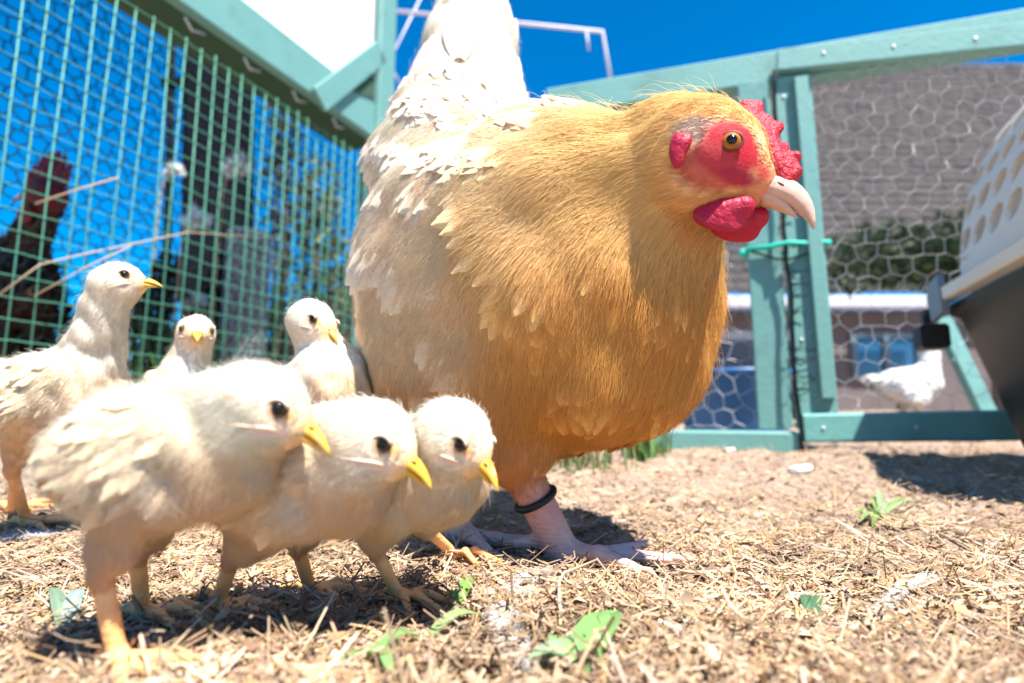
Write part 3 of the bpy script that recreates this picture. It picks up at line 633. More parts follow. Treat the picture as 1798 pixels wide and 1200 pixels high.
    wv = HK * np.array([.0135, .0128, .0118, .0108, .0097, .0084, .0068, .0050, .0030, .0006]); hv = HK * np.array([.0150, .0152, .0148, .0138, .0124, .0106, .0085, .0061, .0035, .0006])
    bk = mk('beak', *loft(up, wv, hv, uS, uU, 20, .45), M['horn'], root, True)
    lw = [b0 - hU * .0062 + hF * .031 * k - hU * (.001 * k + .009 * k * k) for k in tt]
    mk('lower_mandible', *loft(lw, wv * .80, hv * .40, uS, uU, 14), M['horn'], bk, True)
    for sg in (1, -1):
        MB().ball(b0 + hF * .009 + hS * sg * .0108 + hU * .004, A3(.0046, .0014, .0013) * HK, (nz(hF - hU * .25), uS, nz(hU + hF * .25)), 10, 6).build('nostril', M['lidred'], bk, True)
    # comb, wattles, ear lobes as soft lobed shapes
    cb = []
    cq = []
    for k, hgt in zip(np.linspace(0, 1, 8), (.008, .012, .015, .020, .024, .024, .019, .012)):
        q = Hc + hF * (.054 - .054 * k) + hU * (-.004 + .036 * math.sin(k * 1.75)); dr = nz(hU * (.45 + .6 * k) + hF * (.85 - .85 * k) - hF * .1)
        cq.append(q); hgt = hgt * HK * rng.uniform(.75, 1.3); cb.append(K(q + dr * .002, q + dr * hgt + rng.normal(0, .0016, 3), .0058, .0034 + rng.random() * .0012, (1, 0, 0), .007))
    for a_, b_ in zip(cq[:-1], cq[1:]): cb.append(K(a_ - hU * .002, b_ - hU * .002, .0078, .0078, (1, 0, 0), .006))
    def soft(name, prims, mat, h=.0013):
        v, q, n = surface(prims, h); return mk(name, v, q, mat, root, True)
    soft('comb', cb, M['comb'])
    for sg in (1, -1):
        w0 = Hc + hF * .020 - hU * .040 + hS * sg * .013
        if sg < 0: w0 = w0 + hF * .012 + hU * .004
        fo = nz(uS + uU * .30 * sg)
        soft('wattle', [E(w0 - hU * .010, A3(.019, .0046, .0115) * HK, (nz(hF - hU * .2), fo, nz(hU + hF * .2)), (1, 0, 0), .01), E(w0 - hU * .013 - hF * .009, A3(.012, .0048, .008) * HK, (uF, fo, uU), (1, 0, 0), .008), K(w0 + hU * .002 + hF * .014, w0 - hU * .004, .0085 * HK, .0085 * HK, (1, 0, 0), .008)], M['wattle'])
        l0 = onsurf(pr, Hc - hF * .026 - hU * .016, hS * sg) + uS * sg * .0035
        soft('earlobe', [E(l0, A3(.0062, .0045, .0150) * HK, (nz(hF + hU * .35), uS, nz(hU - hF * .35)), (1, 0, 0), .004), E(l0 + hF * .004 + hU * .008, A3(.0045, .0042, .007) * HK, hf, (1, 0, 0), .006)], M['wattle'])
    for e, sg in ((eyeR, 1), (eyeL, -1)): eye_at(root, e - uS * sg * .0012, uS * sg + uF * .1, .0070, M['amber'], M['lidred'], .62, .15)
    claws(root, tips, .0062, M['horn'])
    # leg band
    hk, ap = P(902, 800, .52), G(988, 992); ap[2] = gh(ap[0], ap[1]) + .011; q = hk * .55 + ap * .45; d = nz(ap - hk); s1 = nz(np.cross(d, A3(0, 1, 0))); s2 = np.cross(d, s1)
    ring = [q + (s1 * math.cos(a) + s2 * math.sin(a)) * .0178 + d * .002 * math.sin(a) for a in np.linspace(0, 2 * math.pi, 25)]
    bm = MB()
    bm.tube(ring, .0034, 8, False); bm.build('leg_band', M['black'], root, True)
hen()
# ------------------------------------------------------------------ green wire fence on the left
def hexnet(o, u, v, W_, H_, cell, r, wobble=.0, seed=1, clip=None):
    """hexagonal netting over a plane patch: origin o, unit axes u, v; one mesh of three-sided wires"""
    rg = np.random.default_rng(seed); o, u, v = [np.asarray(q, float) for q in (o, u, v)]; n = np.cross(u, v)
    segs = {}; a = cell / math.sqrt(3)
    def pt(x, y):
        key = (round(x / cell * 6), round(y / cell * 6)); return key
    E_ = []
    for j in range(int(H_ / (1.5 * a)) + 2):
        for i in range(int(W_ / cell) + 2):
            cx = i * cell + (j % 2) * cell / 2; cyy = j * 1.5 * a
            c6 = [(cx + a * math.sin(R(60 * k)), cyy + a * math.cos(R(60 * k))) for k in range(3)] + [(cx + a * math.sin(R(180)), cyy + a * math.cos(R(180)))]
            E_ += [(c6[0], c6[1]), (c6[1], c6[2]), (c6[2], c6[3])]
    jit = {}
    V = []; F = []
    for p, q in E_:
        if not all(0 <= t[0] <= W_ and 0 <= t[1] <= H_ for t in (p, q)): continue
        if clip and not (clip(p) and clip(q)): continue
        pp = []
        for t in (p, q):
            k = pt(*t)
            if k not in jit: jit[k] = rg.normal(0, wobble, 3)
            pp.append(o + u * (t[0] + jit[k][0]) + v * (t[1] + jit[k][1]) + n * jit[k][2])
        d = nz(pp[1] - pp[0]); s1 = nz(np.cross(d, n)); b0 = len(V)
        for c in pp:
            for a3 in (90, 210, 330): V.append(c + s1 * r * math.cos(R(a3)) + n * r * math.sin(R(a3)))
        F += [(b0, b0 + 1, b0 + 4, b0 + 3), (b0 + 1, b0 + 2, b0 + 5, b0 + 4), (b0 + 2, b0, b0 + 3, b0 + 5)]
    return np.array(V), np.array(F)
f0 = A3(-1.05, 1.17, 0); fd = nz(A3(.44, 1, 0)); FTOP = 1.19
fence = empty('wire_fence', f0, 'green plastic-coated welded wire fence receding behind the chicks', 'fence')
fst = 0.047
for i in range(-9, 31):
    p = f0 + fd * i * fst; z0 = float(gh(p[0], p[1])) - .01
    lean = RNG.normal(0, .004)
    MB().tube([p + A3(0, 0, z0), p + A3(lean, lean, (z0 + FTOP) / 2), p + A3(0, 0, FTOP + RNG.normal(0, .006))], .0018, 6).build('vertical_wire', M['wiregreen'], fence, True)
for j in range(25):
    z = FTOP - .012 - j * .047
    if z < .08: break
    pts = [f0 + fd * i * fst + A3(0.0022, -.001, z + RNG.normal(0, .0022)) for i in np.linspace(-9.4, 30.3, 26)]
    MB().tube(pts, .0011, 5).build('horizontal_wire', M['wiregreen'], fence, True)
nb_ = nz(np.cross(fd, A3(0, 0, 1)))
v, f = hexnet(f0 - fd * .5 - nb_ * .16 + A3(0, 0, .30), fd, A3(0, 0, 1), 2.2, .95, .038, .0021, .004, 3)
tag(mk('dark_netting', v, f, M['wiredark'], fence, False), kind='stuff')

# ------------------------------------------------------------------ raised white hutch with mint trim above the fence
hb0 = P(240, -42, 1.60); hb1 = P(668, 258, 2.26); hb1[2] = 1.27; hb0 = hb1 - A3(.463, 1, 0) * .9
hd_ = nz(hb1 - hb0); hn = nz(np.cross(hd_, A3(0, 0, 1)))
hutch = empty('raised_hutch', A3(hb1[0], hb1[1], 1.27), 'raised white hutch with pale mint trim above the wire fence', 'hutch')
MB().bar(hb0 - hd_ * .5 + A3(0, 0, .075), hb1 + A3(0, 0, .075), .04, .15).build('sill_board', M['mint'], hutch)
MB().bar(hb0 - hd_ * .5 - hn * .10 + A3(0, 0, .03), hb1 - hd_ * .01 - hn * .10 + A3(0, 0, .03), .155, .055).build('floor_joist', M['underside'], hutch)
MB().bar(hb0 - hd_ * .5 - hn * .025 + A3(0, 0, .56), hb1 - hd_ * .03 - hn * .025 + A3(0, 0, .56), .02, .95, bev=.02).build('wall_panel', M['white'], hutch)
MB().bar(hb1 - hd_ * .022 + hn * .028 + A3(0, 0, .005), hb1 - hd_ * .022 + hn * .028 + A3(0, 0, 1.05), .10, .03, up=hn).build('corner_post', M['mint'], hutch)
def hpt(px, py, off):
    d = P(px, py, 1.) - A3(0, 0, CAMH); c = hb1 + hn * off - A3(0, 0, CAMH); return A3(0, 0, CAMH) + d * (np.dot(c, hn) / np.dot(d, hn))
MB().bar(hpt(668, 92, .034), hpt(560, 176, .034), .085, .018, up=hn).build('corner_brace', M['mint'], hutch)
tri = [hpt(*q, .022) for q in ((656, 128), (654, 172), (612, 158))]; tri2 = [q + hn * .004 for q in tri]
mk('gap_plate', tri + tri2, [(2, 1, 0), (3, 4, 5), (0, 1, 4, 3), (1, 2, 5, 4), (2, 0, 3, 5)], M['underside'], hutch, False)  # dark plate added to stand for the shaded opening under the brace
for q in (hb1 - hd_ * -.04 - hn * .10, hb0 - hd_ * .45 - hn * .10):
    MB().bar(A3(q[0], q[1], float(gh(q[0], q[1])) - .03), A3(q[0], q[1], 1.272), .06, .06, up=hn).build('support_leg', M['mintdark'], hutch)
for i in range(5):
    q = hb0 + hd_ * (.12 + i * .2) - A3(0, 0, .012) - hn * .02
    MB().tube([q + hn * .01, q - A3(0, 0, .018) + hd_ * .03, q - A3(0, 0, .004) + hd_ * .07], .0035, 6).build('netting_hook', M['galv'], hutch, True)

# ------------------------------------------------------------------ dark post and pole behind the fence
p0 = P(392, 640, 2.5); p1 = P(388, 70, 2.5)
MB().bar(A3(p0[0], p0[1], .05), A3(p1[0] - .02, p1[1], p1[2] + .05), .25, .25, up=(0, 1, 0), bev=.08)
tp = MB().bar(A3(p0[0], p0[1], .05), A3(p1[0] - .01, p1[1], p1[2] + .04), .26, .24, up=(0, 1, 0), bev=.2).build('timber_post', M['darkwood'])
tag(tp, 'thick dark timber post behind the wire fence', 'post')
q0 = P(297, 640, 2.45); q1 = P(304, -40, 2.45)
pole = empty('thin_pole', A3(q0[0], q0[1], .1), 'thin dark pole left of the thick timber post', 'pole')
MB().tube([A3(q0[0], q0[1], .08), A3(q1[0], q1[1], q1[2])], .018, 8).build('shaft', M['darkwood'], pole, True)
c = P(306, 144, 2.44); MB().bar(c - A3(.055, 0, 0), c + A3(.06, 0, 0), .03, .035).build('cross_piece', M['darkwood'], pole)

# ------------------------------------------------------------------ vegetation helpers
def leafcloud(name, parent, cen, rad, n, size, pal, seed, hang=.0, shell=.45):
    rg = np.random.default_rng(seed); d = rg.normal(0, 1, (n, 3)); d /= np.linalg.norm(d, axis=1)[:, None]
    k = rg.choice(len(cen), n); rr = rg.uniform(shell, 1.05, (n, 1)) ** .7; c = np.array(cen)[k] + d * rr * np.array(rad)[k]
    ax = rg.normal(0, 1, (n, 3)) + d * .7 - A3(0, 0, hang); ax /= np.linalg.norm(ax, axis=1)[:, None]; sd = np.cross(ax, rg.normal(0, 1, (n, 3))); sd /= np.linalg.norm(sd, axis=1)[:, None]; up = np.cross(sd, ax)
    L_ = size * rg.uniform(.6, 1.35, (n, 1)); W_ = L_ * rg.uniform(.32, .5, (n, 1))
    V = np.stack([c, c + ax * L_ * .45 + sd * W_ * .5 + up * L_ * .06, c + ax * L_ * .5 - up * L_ * .03, c + ax * L_ * .45 - sd * W_ * .5 + up * L_ * .06, c + ax * L_ - up * L_ * .12], 1)
    F = (np.arange(n)[:, None, None] * 5 + np.array([(0, 1, 2), (0, 2, 3), (1, 4, 2), (2, 4, 3)])[None]).reshape(-1, 3)
    pal = np.array(pal); col = pal[rg.choice(len(pal), n)] * rg.uniform(.6, 1.25, (n, 1))
    return mk(name, V.reshape(-1, 3), F, M['leaf'], parent, False, {'col': ('FLOAT_COLOR', np.repeat(np.concatenate([col, np.ones((n, 1))], 1), 5, 0))})
def shrub(px, py0, py1, Y, wid, pal, n, size, label, seed, name='shrub', hang=.2):
    rg = random.Random(seed); b = P(px, py0, Y); b[2] = float(gh(b[0], b[1])); top = P(px, py1, Y)[2]
    root = empty(name, b, label, 'shrub', 'shrubs behind the wire fence')
    cen = []; rad = []; H_ = top - b[2]
    for i in range(9):
        a = rg.uniform(0, 6.28); k = (i + .7) / 9.3; w = wid * (.45 + .55 * math.sin(math.pi * min(1, k * .9 + .1)))
        tip = b + A3(math.cos(a) * w * .6 * rg.uniform(.3, 1), math.sin(a) * w * .6 * rg.uniform(.3, 1), H_ * k * .93)
        mid = b * .45 + tip * .55 + A3(rg.uniform(-.04, .04), 0, H_ * .05)
        MB().tube([b + A3(rg.uniform(-.03, .03), 0, -.02), mid, tip], [.012, .009, .004], 6).build('stem', M['bark'], root, True)
        cen.append(tip); rad.append(A3(w * .42, w * .42, H_ * .15))
    leafcloud('foliage', root, cen, rad, n, size, pal, seed, hang)
    return root
OLIVE = [(.12, .15, .06), (.17, .18, .08), (.09, .12, .045), (.22, .20, .11)]
shrub(560, 690, 300, 3.0, .34, OLIVE, 1000, .075, 'loose olive-green shrub showing left of the hen', 31)
shrub(480, 690, 150, 3.3, .30, [(.05, .06, .03), (.09, .07, .03), (.06, .08, .04)], 800, .07, 'dark leggy shrub against the right side of the dark post', 32)
shrub(635, 690, 400, 3.6, .35, OLIVE, 800, .07, 'low green shrub partly hidden by the hen\'s left side', 33)
shrub(15, 700, 430, 1.8, .20, [(.03, .022, .018), (.025, .03, .016), (.04, .02, .022)], 1500, .05, 'dark brown thicket low at the left edge behind the fence', 35)
shrub(262, 700, 455, 2.1, .17, [(.02, .035, .018), (.035, .04, .02), (.03, .02, .012)], 1500, .05, 'low dark bush behind the upright chick\'s beak', 36)

def tuft(name, px, py, Y, h, n, spread, pal, label, seed, width=.004, cat='grass', base=None, lean=.25):
    rg = np.random.default_rng(seed); b = P(px, py, Y) if base is None else np.asarray(base, float); b[2] = float(gh(b[0], b[1]))
    V = []; F = []; C_ = []
    for i in range(n):
        a = rg.random() * 6.283; q = b + A3(rg.normal(0, spread), rg.normal(0, spread * .6), 0); q[2] = float(gh(q[0], q[1])) - .003
        d = A3(math.cos(a), math.sin(a), 0) * lean * rg.random(); hh = h * rg.uniform(.45, 1.1); sd = nz(A3(math.sin(a), -math.cos(a), 0) + rg.normal(0, .4, 3)); w = width * rg.uniform(.6, 1.2); c = np.array(pal[rg.integers(len(pal))]) * rg.uniform(.7, 1.2); k0 = len(V)
        for s in (0, .3, .6, .85, 1):
            p = q + A3(0, 0, hh * (s - .12 * s * s)) + d * hh * s ** 1.8 * 1.6; ww = w * (1 - s ** 2.2) + .0003
            V += [p - sd * ww, p + sd * ww]; C_ += [tuple(c) + (1,)] * 2
        F += [(k0 + 2 * j, k0 + 2 * j + 1, k0 + 2 * j + 3, k0 + 2 * j + 2) for j in range(4)]
    o = mk(name, V, np.array(F), M['leaf'], None, True, {'col': ('FLOAT_COLOR', C_)}, origin=b)
    return tag(o, label, cat, kind='stuff')
GRN = [(.10, .22, .05), (.16, .28, .08), (.07, .16, .05)]; DRY = [(.55, .44, .26), (.62, .50, .32), (.40, .30, .17)]
tuft('grass_clump', 478, 640, 2.75, .74, 190, .09, GRN, 'tall green grass clump right of the wire roll', 41, .007)
tuft('grass_clump', 400, 640, 2.9, .5, 130, .14, GRN, 'green grass clump behind the wire roll and small chick', 42, .006)
tuft('dry_grass_clump', 560, 640, 2.5, .66, 260, .14, DRY, 'dry straw-coloured grass behind the peeping chick', 43, .005)
tuft('dry_grass_clump', 270, 650, 1.75, .30, 40, .06, DRY, 'thin dry grass stalks under the upright chick\'s beak', 44, .004)
tuft('dry_grass_clump', 30, 650, 1.45, .26, 26, .07, DRY, 'dry stalks in front of the dark thicket at the left edge', 45, .004)
tuft('grass_clump', 262, 660, 1.95, .46, 200, .10, GRN, 'short green grass at the fence foot below the low dark bush', 46, .005)
tuft('grass_clump', 985, 818, .95, .060, 170, .045, [(.16, .22, .10), (.25, .26, .14), (.12, .19, .07)], 'small grass clump beneath the hen\'s breast', 47, .002, base=G(1000, 818))
tuft('grass_clump', 1120, 775, 1.2, .075, 110, .022, GRN, 'bright grass tuft at the left end of the low coop rail', 48, .0030, base=G(1132, 808))
tuft('grass_clump', 590, 640, 2.9, .72, 220, .16, GRN + DRY[:1], 'mixed green and dry grass between the wire roll and the hen', 49, .006)
tuft('grass_clump', 385, 640, 2.45, .52, 150, .10, GRN, 'green grass standing in front of the dark post\'s foot', 50, .006)
# a long dry stalk leaning across the fence, and the long horizontal one
def stalk(pts, r, label, mat=None):
    o = MB().tube(pts, r, 6).build('dry_stalk', mat or M['stalk'], None, True, origin=pts[0]); tag(o, label, 'stalk')
M['stalk'] = plain('dry_stalk', (.55, .42, .27), .7, .2, 40)
stalk([P(62, 358, 1.12), P(130, 335, 1.12), P(208, 312, 1.11)], [.0024, .002, .0018], 'pale dry stalk caught slanting in the fence near the maroon shrub')
stalk([P(-5, 520, 1.1), P(70, 465, 1.12), P(140, 448, 1.15), P(250, 425, 1.2), P(330, 408, 1.4), P(470, 418, 1.85)], [.0018, .0016, .0016, .0015, .0015, .001], 'long pale twig lying against the fence above the upright chick')
stalk([P(60, 520, 1.08), P(150, 470, 1.10), P(230, 432, 1.12)], .0014, 'short dry twig crossing the fence left of the upright chick')
# white drooping plumes
def plume(px, py, Y, L_, label, seed, flip=1):
    rg = np.random.default_rng(seed); c = P(px, py, Y); g = A3(c[0] - .06 * flip, c[1], float(gh(c[0], c[1])))
    root = empty('seed_plume', g, label, 'plant', 'white plumes behind the fence')
    pts = [g, c + A3(-.05 * flip, 0, -.10), c + A3(-.035 * flip, 0, -.02), c + A3(0, 0, .02), c + A3(.035 * flip, 0, -.012)]
    MB().tube(pts, [.004, .003, .0025, .002, .001], 6).build('stem', M['stalk'], root, True)
    V = []; F = []; C_ = []
    sp = np.linspace(0, 1, 520)
    for s in sp:
        i = 2 + min(1, int(s * 2)); k = s * 2 - (i - 2); q = pts[i] * (1 - k) + pts[i + 1] * k if i + 1 < 5 else pts[4]
        wd = L_ * (.35 + .65 * math.sin(math.pi * min(1, .12 + .8 * s))); d = rg.normal(0, 1, 3); d[2] -= .5; d = nz(d); sd = nz(np.cross(d, rg.normal(0, 1, 3))); k0 = len(V)
        V += [q - sd * .0045, q + sd * .0045, q + d * wd * rg.uniform(.6, 1.1)]; F.append((k0, k0 + 1, k0 + 2)); C_ += [(.88, .90, .90, 1)] * 3
    for a_, b_ in ((2, 3), (3, 4)): MB().tube([pts[a_], (pts[a_] + pts[b_]) / 2 + A3(0, 0, .004), pts[b_]], [L_ * .10, L_ * .30, L_ * .22] if a_ == 2 else [L_ * .22, L_ * .26, L_ * .05], 10).build('seed_head', M['white'], root, True)
    mk('plume', V, np.array(F), M['leaf'], root, False, {'col': ('FLOAT_COLOR', C_)})
plume(417, 292, 2.1, .062, 'uppermost white plume, in front of the dark post', 51)
plume(346, 386, 2.05, .055, 'small round white plume low on the dark post\'s left side', 52)
plume(307, 300, 2.2, .032, 'narrow white plume beside the thin pole', 53)
plume(345, 530, 2.2, .04, 'pale plume just above the small chick facing the camera', 54)
# roll of galvanised netting
rc = P(424, 640, 2.2); rtop = P(426, 405, 2.2)[2]; rz = float(gh(rc[0], rc[1]))
roll = empty('wire_roll', A3(rc[0], rc[1], rz), 'upright roll of galvanised wire netting behind the fence', 'wire roll')
V = []; F = []
for ti, rad in enumerate((.082, .072, .060, .046)):
    vv, ff = hexnet(A3(0, 0, 0), A3(1, 0, 0), A3(0, 1, 0), 2 * math.pi * rad, rtop - rz, .024, .0030, .001, 60 + ti)
    th = vv[:, 0] / rad + ti; rr = rad + vv[:, 2] - .04 * rad * (vv[:, 1] / (rtop - rz)); vw = np.stack([rc[0] + rr * np.cos(th), rc[1] + rr * np.sin(th), rz + vv[:, 1]], 1)
    F.append(ff + len(V)); V += list(vw)
tag(mk('netting', V, np.concatenate(F), M['galv'], roll, False), kind='stuff')
for z in (.02, .5, .97):
    MB().tube([A3(rc[0] + .08 * math.cos(a), rc[1] + .08 * math.sin(a), rz + (rtop - rz) * z) for a in np.linspace(0, 6.283, 17)], .0025, 6, False).build('edge_wire', M['galv'], roll, True)

# ------------------------------------------------------------------ coop run on the right
CY = 1.27
cb = P(1402, 790, CY); cg = float(gh(cb[0], cb[1])); ct = P(1350, 60, CY)
lean = A3(ct[0] - cb[0], 0, ct[2] - cb[2]); lean /= lean[2]
rdir = nz(A3(1, -.27, 0)); ldir = nz(A3(-1, .42, 0)); rn = nz(np.cross(rdir, A3(0, 0, 1))); ln_ = nz(np.cross(ldir, A3(0, 0, -1)))
coop = empty('coop_run', A3(cb[0], cb[1], cg), 'mint-green timber run with chicken wire behind the hen\'s head', 'coop')
zb = cb[2]
pc = lambda z: cb + lean * (z - zb)
w = .082
# corner post as two boards meeting at the corner
MB().bar(pc(zb + .045) + rdir * w / 2, pc(.93) + rdir * w / 2, w, .024, up=rn).build('post_board', M['mint'], coop)
MB().bar(pc(zb + .045) + ldir * (w / 2 + .002) + ln_ * -.004, pc(.93) + ldir * (w / 2 + .002), w * .86, .024, up=ln_).build('post_board', M['mint'], coop)
# rails of the right face
tr0 = P(1000, 152, 1.44); 
def railpt(px, py): # on the plane of the right face
    n = rn; r0 = P(px, py, 1.); d = r0 - A3(0, 0, CAMH); k = np.dot(cb - A3(0, 0, CAMH), n) / np.dot(d, n); return A3(0, 0, CAMH) + d * k
a0, a1 = railpt(960, 178), railpt(1930, 20)
MB().bar(a0 - rn * .03, a1 - rn * .03, .05, .085).build('top_rail', M['mint'], coop)
for q in (a0 + rdir * .05 - rn * .082, a1 - rdir * .02 - rn * .082):
    MB().bar(A3(q[0], q[1], float(gh(q[0], q[1])) - .02), A3(q[0], q[1], q[2] + .02), .06, .05, up=rn).build('end_post', M['mint'], coop)
b0_, b1_ = railpt(1362, 118), railpt(1940, 58)
MB().bar(b0_ + rn * .020, b1_ + rn * .020, .022, .055).build('door_rail', M['mint'], coop)
c0_, c1_ = railpt(1408, 752), railpt(1900, 745)
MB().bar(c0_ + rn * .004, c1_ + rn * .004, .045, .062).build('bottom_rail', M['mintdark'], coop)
d0_ = pc(zb + .014) + rdir * .004; d1_ = d0_ + ldir * .62; d1_[2] += .004
MB().bar(d0_, d1_, .05, .052).build('side_bottom_rail', M['mint'], coop)
MB().bar(railpt(1385, 150) + rn * .022 + rdir * .02, railpt(1432, 700) + rn * .022 + rdir * .02, .03, .02, up=rn).build('door_stile', M['mint'], coop)
# leaning far leg seen past the crate
e0, e1 = P(1652, 560, 1.75), P(1725, 722, 1.70)
MB().bar(e0, e1 + A3(.02, 0, -.03), .05, .03, up=(0, 1, 0)).build('leaning_strut', M['mint'], coop)
# netting on both faces
o_ = railpt(1428, 742); W2 = .95; H2 = railpt(1428, 120)[2] - o_[2]
v, f = hexnet(o_ + rn * .014, rdir, A3(0, 0, 1), W2, H2, .043, .00062, .0035, 9)
tag(mk('chicken_wire', v, f, M['galv'], coop, False), kind='stuff')
v, f = hexnet(d0_ + A3(0, 0, .02) - ln_ * .02, ldir, A3(0, 0, 1), .60, .75, .044, .00065, .004, 10)
tag(mk('chicken_wire', v, f, M['galv'], coop, False), kind='stuff')
# dark edge wire with loose netting ends along the post corner
cw = [pc(z) + rn * .020 + ln_ * .012 + A3(math.sin(z * 21) * .003 + RNG.normal(0, .0012), 0, 0) for z in np.linspace(.94, zb - .015, 26)]
MB().tube(cw, .0042, 7).build('edge_wire', M['wiredark'], coop, True)
for k in range(30):
    z = RNG.uniform(zb + .1, .6); q = pc(z) + rn * .0165; sg = 1 if k % 4 else -1; dd = rdir if sg > 0 else ldir; nn_ = rn if sg > 0 else ln_
    l = RNG.uniform(.015, .06) if sg > 0 else RNG.uniform(.006, .018); zz = RNG.normal(0, .010)
    q = q if sg > 0 else pc(z) + ln_ * .018
    MB().tube([q + nn_ * .002, q + dd * l * .5 + A3(0, 0, zz + RNG.normal(0, .005)) + nn_ * .006, q + dd * l + A3(0, 0, zz * .4) + nn_ * .003], [.0011, .0010, .0008], 5).build('wire_end', M['wiredark'], coop, True)
for (bp_, nn_) in [(pc(z) + rdir * x + rn * .0125, rn) for z in (.30, .52, .74, .88) for x in (.02, .062)] + [(railpt(x, y) + rn * .0315, rn) for x, y in ((1440, 108), (1560, 97), (1700, 84))] + [(railpt(x, y) + rn * .027, rn) for x, y in ((1440, 752), (1600, 750))]:
    MB().tube([bp_ - nn_ * .002, bp_ + nn_ * .0018], [.0042, .0036], 10).build('screw', M['galv'], coop, True)
# teal cord tied round the post
cz = P(1400, 436, CY)[2]; q = pc(cz)
ring = [q + ldir * (w * .95) + ln_ * .022, q + ldir * .03 + ln_ * .022 + A3(0, 0, .001), q + rn * .030 + ln_ * .012, q + rdir * .05 + rn * .022, q + rdir * (w + .008) + rn * .016 + A3(0, 0, .002), q + rdir * (w + .006) - rn * .045, q + ldir * (w * .9) - ln_ * .045, q + ldir * (w * .95 + .01) - ln_ * .01, q + ldir * (w * .95) + ln_ * .022]
cord = empty('tied_cord', q, 'teal cord tied round the coop\'s corner post below the beak', 'cord')
MB().tube(ring, .0055, 8).build('loop', M['cord'], cord, True)
MB().tube([q + ldir * (w * .98) + ln_ * .02, q + ldir * .02 + ln_ * .026 + A3(0, 0, -.03), q + rn * .03 + A3(0, 0, -.036), q + rdir * .05 + rn * .022 + A3(0, 0, -.02), q + rdir * w + rn * .02], .0028, 7).build('slack_strand', M['wiredark'], cord, True)
MB().ball(q + ldir * (w + .004) + ln_ * .012 - A3(0, 0, .006), (.012, .011, .011)).build('knot', M['cord'], cord, True)

# ------------------------------------------------------------------ things behind the coop
hs_ = empty('house', A3(6, 8, .15), 'brown house with shingle roof and blue window beyond the coop', 'house')
def wallpt(px, py, Y): return P(px, py, Y)
g0 = P(1000, 535, 8.0); g1 = P(2700, 535, 8.0)
hw0, hw1 = A3(g0[0], 8.35, .1), A3(g1[0], 8.35, .1); ez = g0[2]
wl = MB().bar(A3(g0[0], 8.5, (ez + .1) / 2), A3(g1[0], 8.5, (ez + .1) / 2), .25, ez - .1, bev=.02).build('wall', M['brick'], hs_)
gl, gr = P(1240, 540, 7.95), P(1625, 540, 7.95)
MB().bar(A3(g0[0], 7.95, ez + .02), A3(P(1640, 540, 7.95)[0], 7.95, ez + .02), .16, .17).build('gutter', M['gutter'], hs_)
ncr = 34; ry0, ry1, rz0, rz1 = 8.05, 11.4, ez + .22, ez + 6.05
for i in range(ncr):
    k0, k1 = i / ncr, (i + 1.12) / ncr
    y0_, z0_ = ry0 + (ry1 - ry0) * k0, rz0 + (rz1 - rz0) * k0; y1_, z1_ = ry0 + (ry1 - ry0) * k1, rz0 + (rz1 - rz0) * k1 - .03
    x0_, x1_ = g0[0] + .6 + (P(1330, 100, 11.4)[0] - g0[0] - .6) * k0, g1[0]; nseg = 44; V = []; F = []
    rgs = np.random.default_rng(100 + i); cutx = np.linspace(x0_, x1_, nseg + 1) + np.concatenate([[0], rgs.normal(0, .03, nseg - 1), [0]])
    for j in range(nseg):
        xa, xb = cutx[j] + .006, cutx[j + 1] - .006; dz = rgs.uniform(-.012, .02); b_ = len(V)
        for (yy, zz) in ((y0_ - .01, z0_ + .02 + dz), (y1_, z1_ + dz * .2), (y1_, z1_ - .05), (y0_ - .01, z0_ - .05 + dz)):
            V += [(xa, yy + rgs.normal(0, .006), zz), (xb, yy + rgs.normal(0, .006), zz)]
        F += [(b_, b_ + 1, b_ + 3, b_ + 2), (b_ + 6, b_ + 7, b_ + 1, b_), (b_, b_ + 2, b_ + 4, b_ + 6), (b_ + 1, b_ + 7, b_ + 5, b_ + 3)]
    mk('shingle_course', V, F, M['roof'], hs_, False)
wq0, wq1 = P(1505, 662, 8.3), P(1612, 588, 8.3); wx0, wx1, wz0, wz1 = wq0[0], wq1[0], wq0[2], wq1[2]
win = MB()
for (a, b) in ((A3(wx0, 8.34, wz0), A3(wx1, 8.34, wz0)), (A3(wx0, 8.34, wz1), A3(wx1, 8.34, wz1)), (A3(wx0, 8.335, wz0), A3(wx0, 8.335, wz1)), (A3(wx1, 8.335, wz0), A3(wx1, 8.335, wz1)), (A3((wx0 + wx1) / 2, 8.33, wz0), A3((wx0 + wx1) / 2, 8.33, wz1))):
    win.bar(a, b, .07, .07, up=(0, 1, 0))
wo_ = win.build('window', M['wframe'], hs_)
MB().bar(A3(wx0 + .03, 8.36, (wz0 + wz1) / 2), A3((wx0 + wx1) / 2 - .03, 8.36, (wz0 + wz1) / 2), .02, wz1 - wz0 - .05).build('pane', M['glass'], wo_)
MB().bar(A3((wx0 + wx1) / 2 + .03, 8.36, (wz0 + wz1) / 2), A3(wx1 - .03, 8.36, (wz0 + wz1) / 2), .02, wz1 - wz0 - .05).build('pane', M['glass'], wo_)
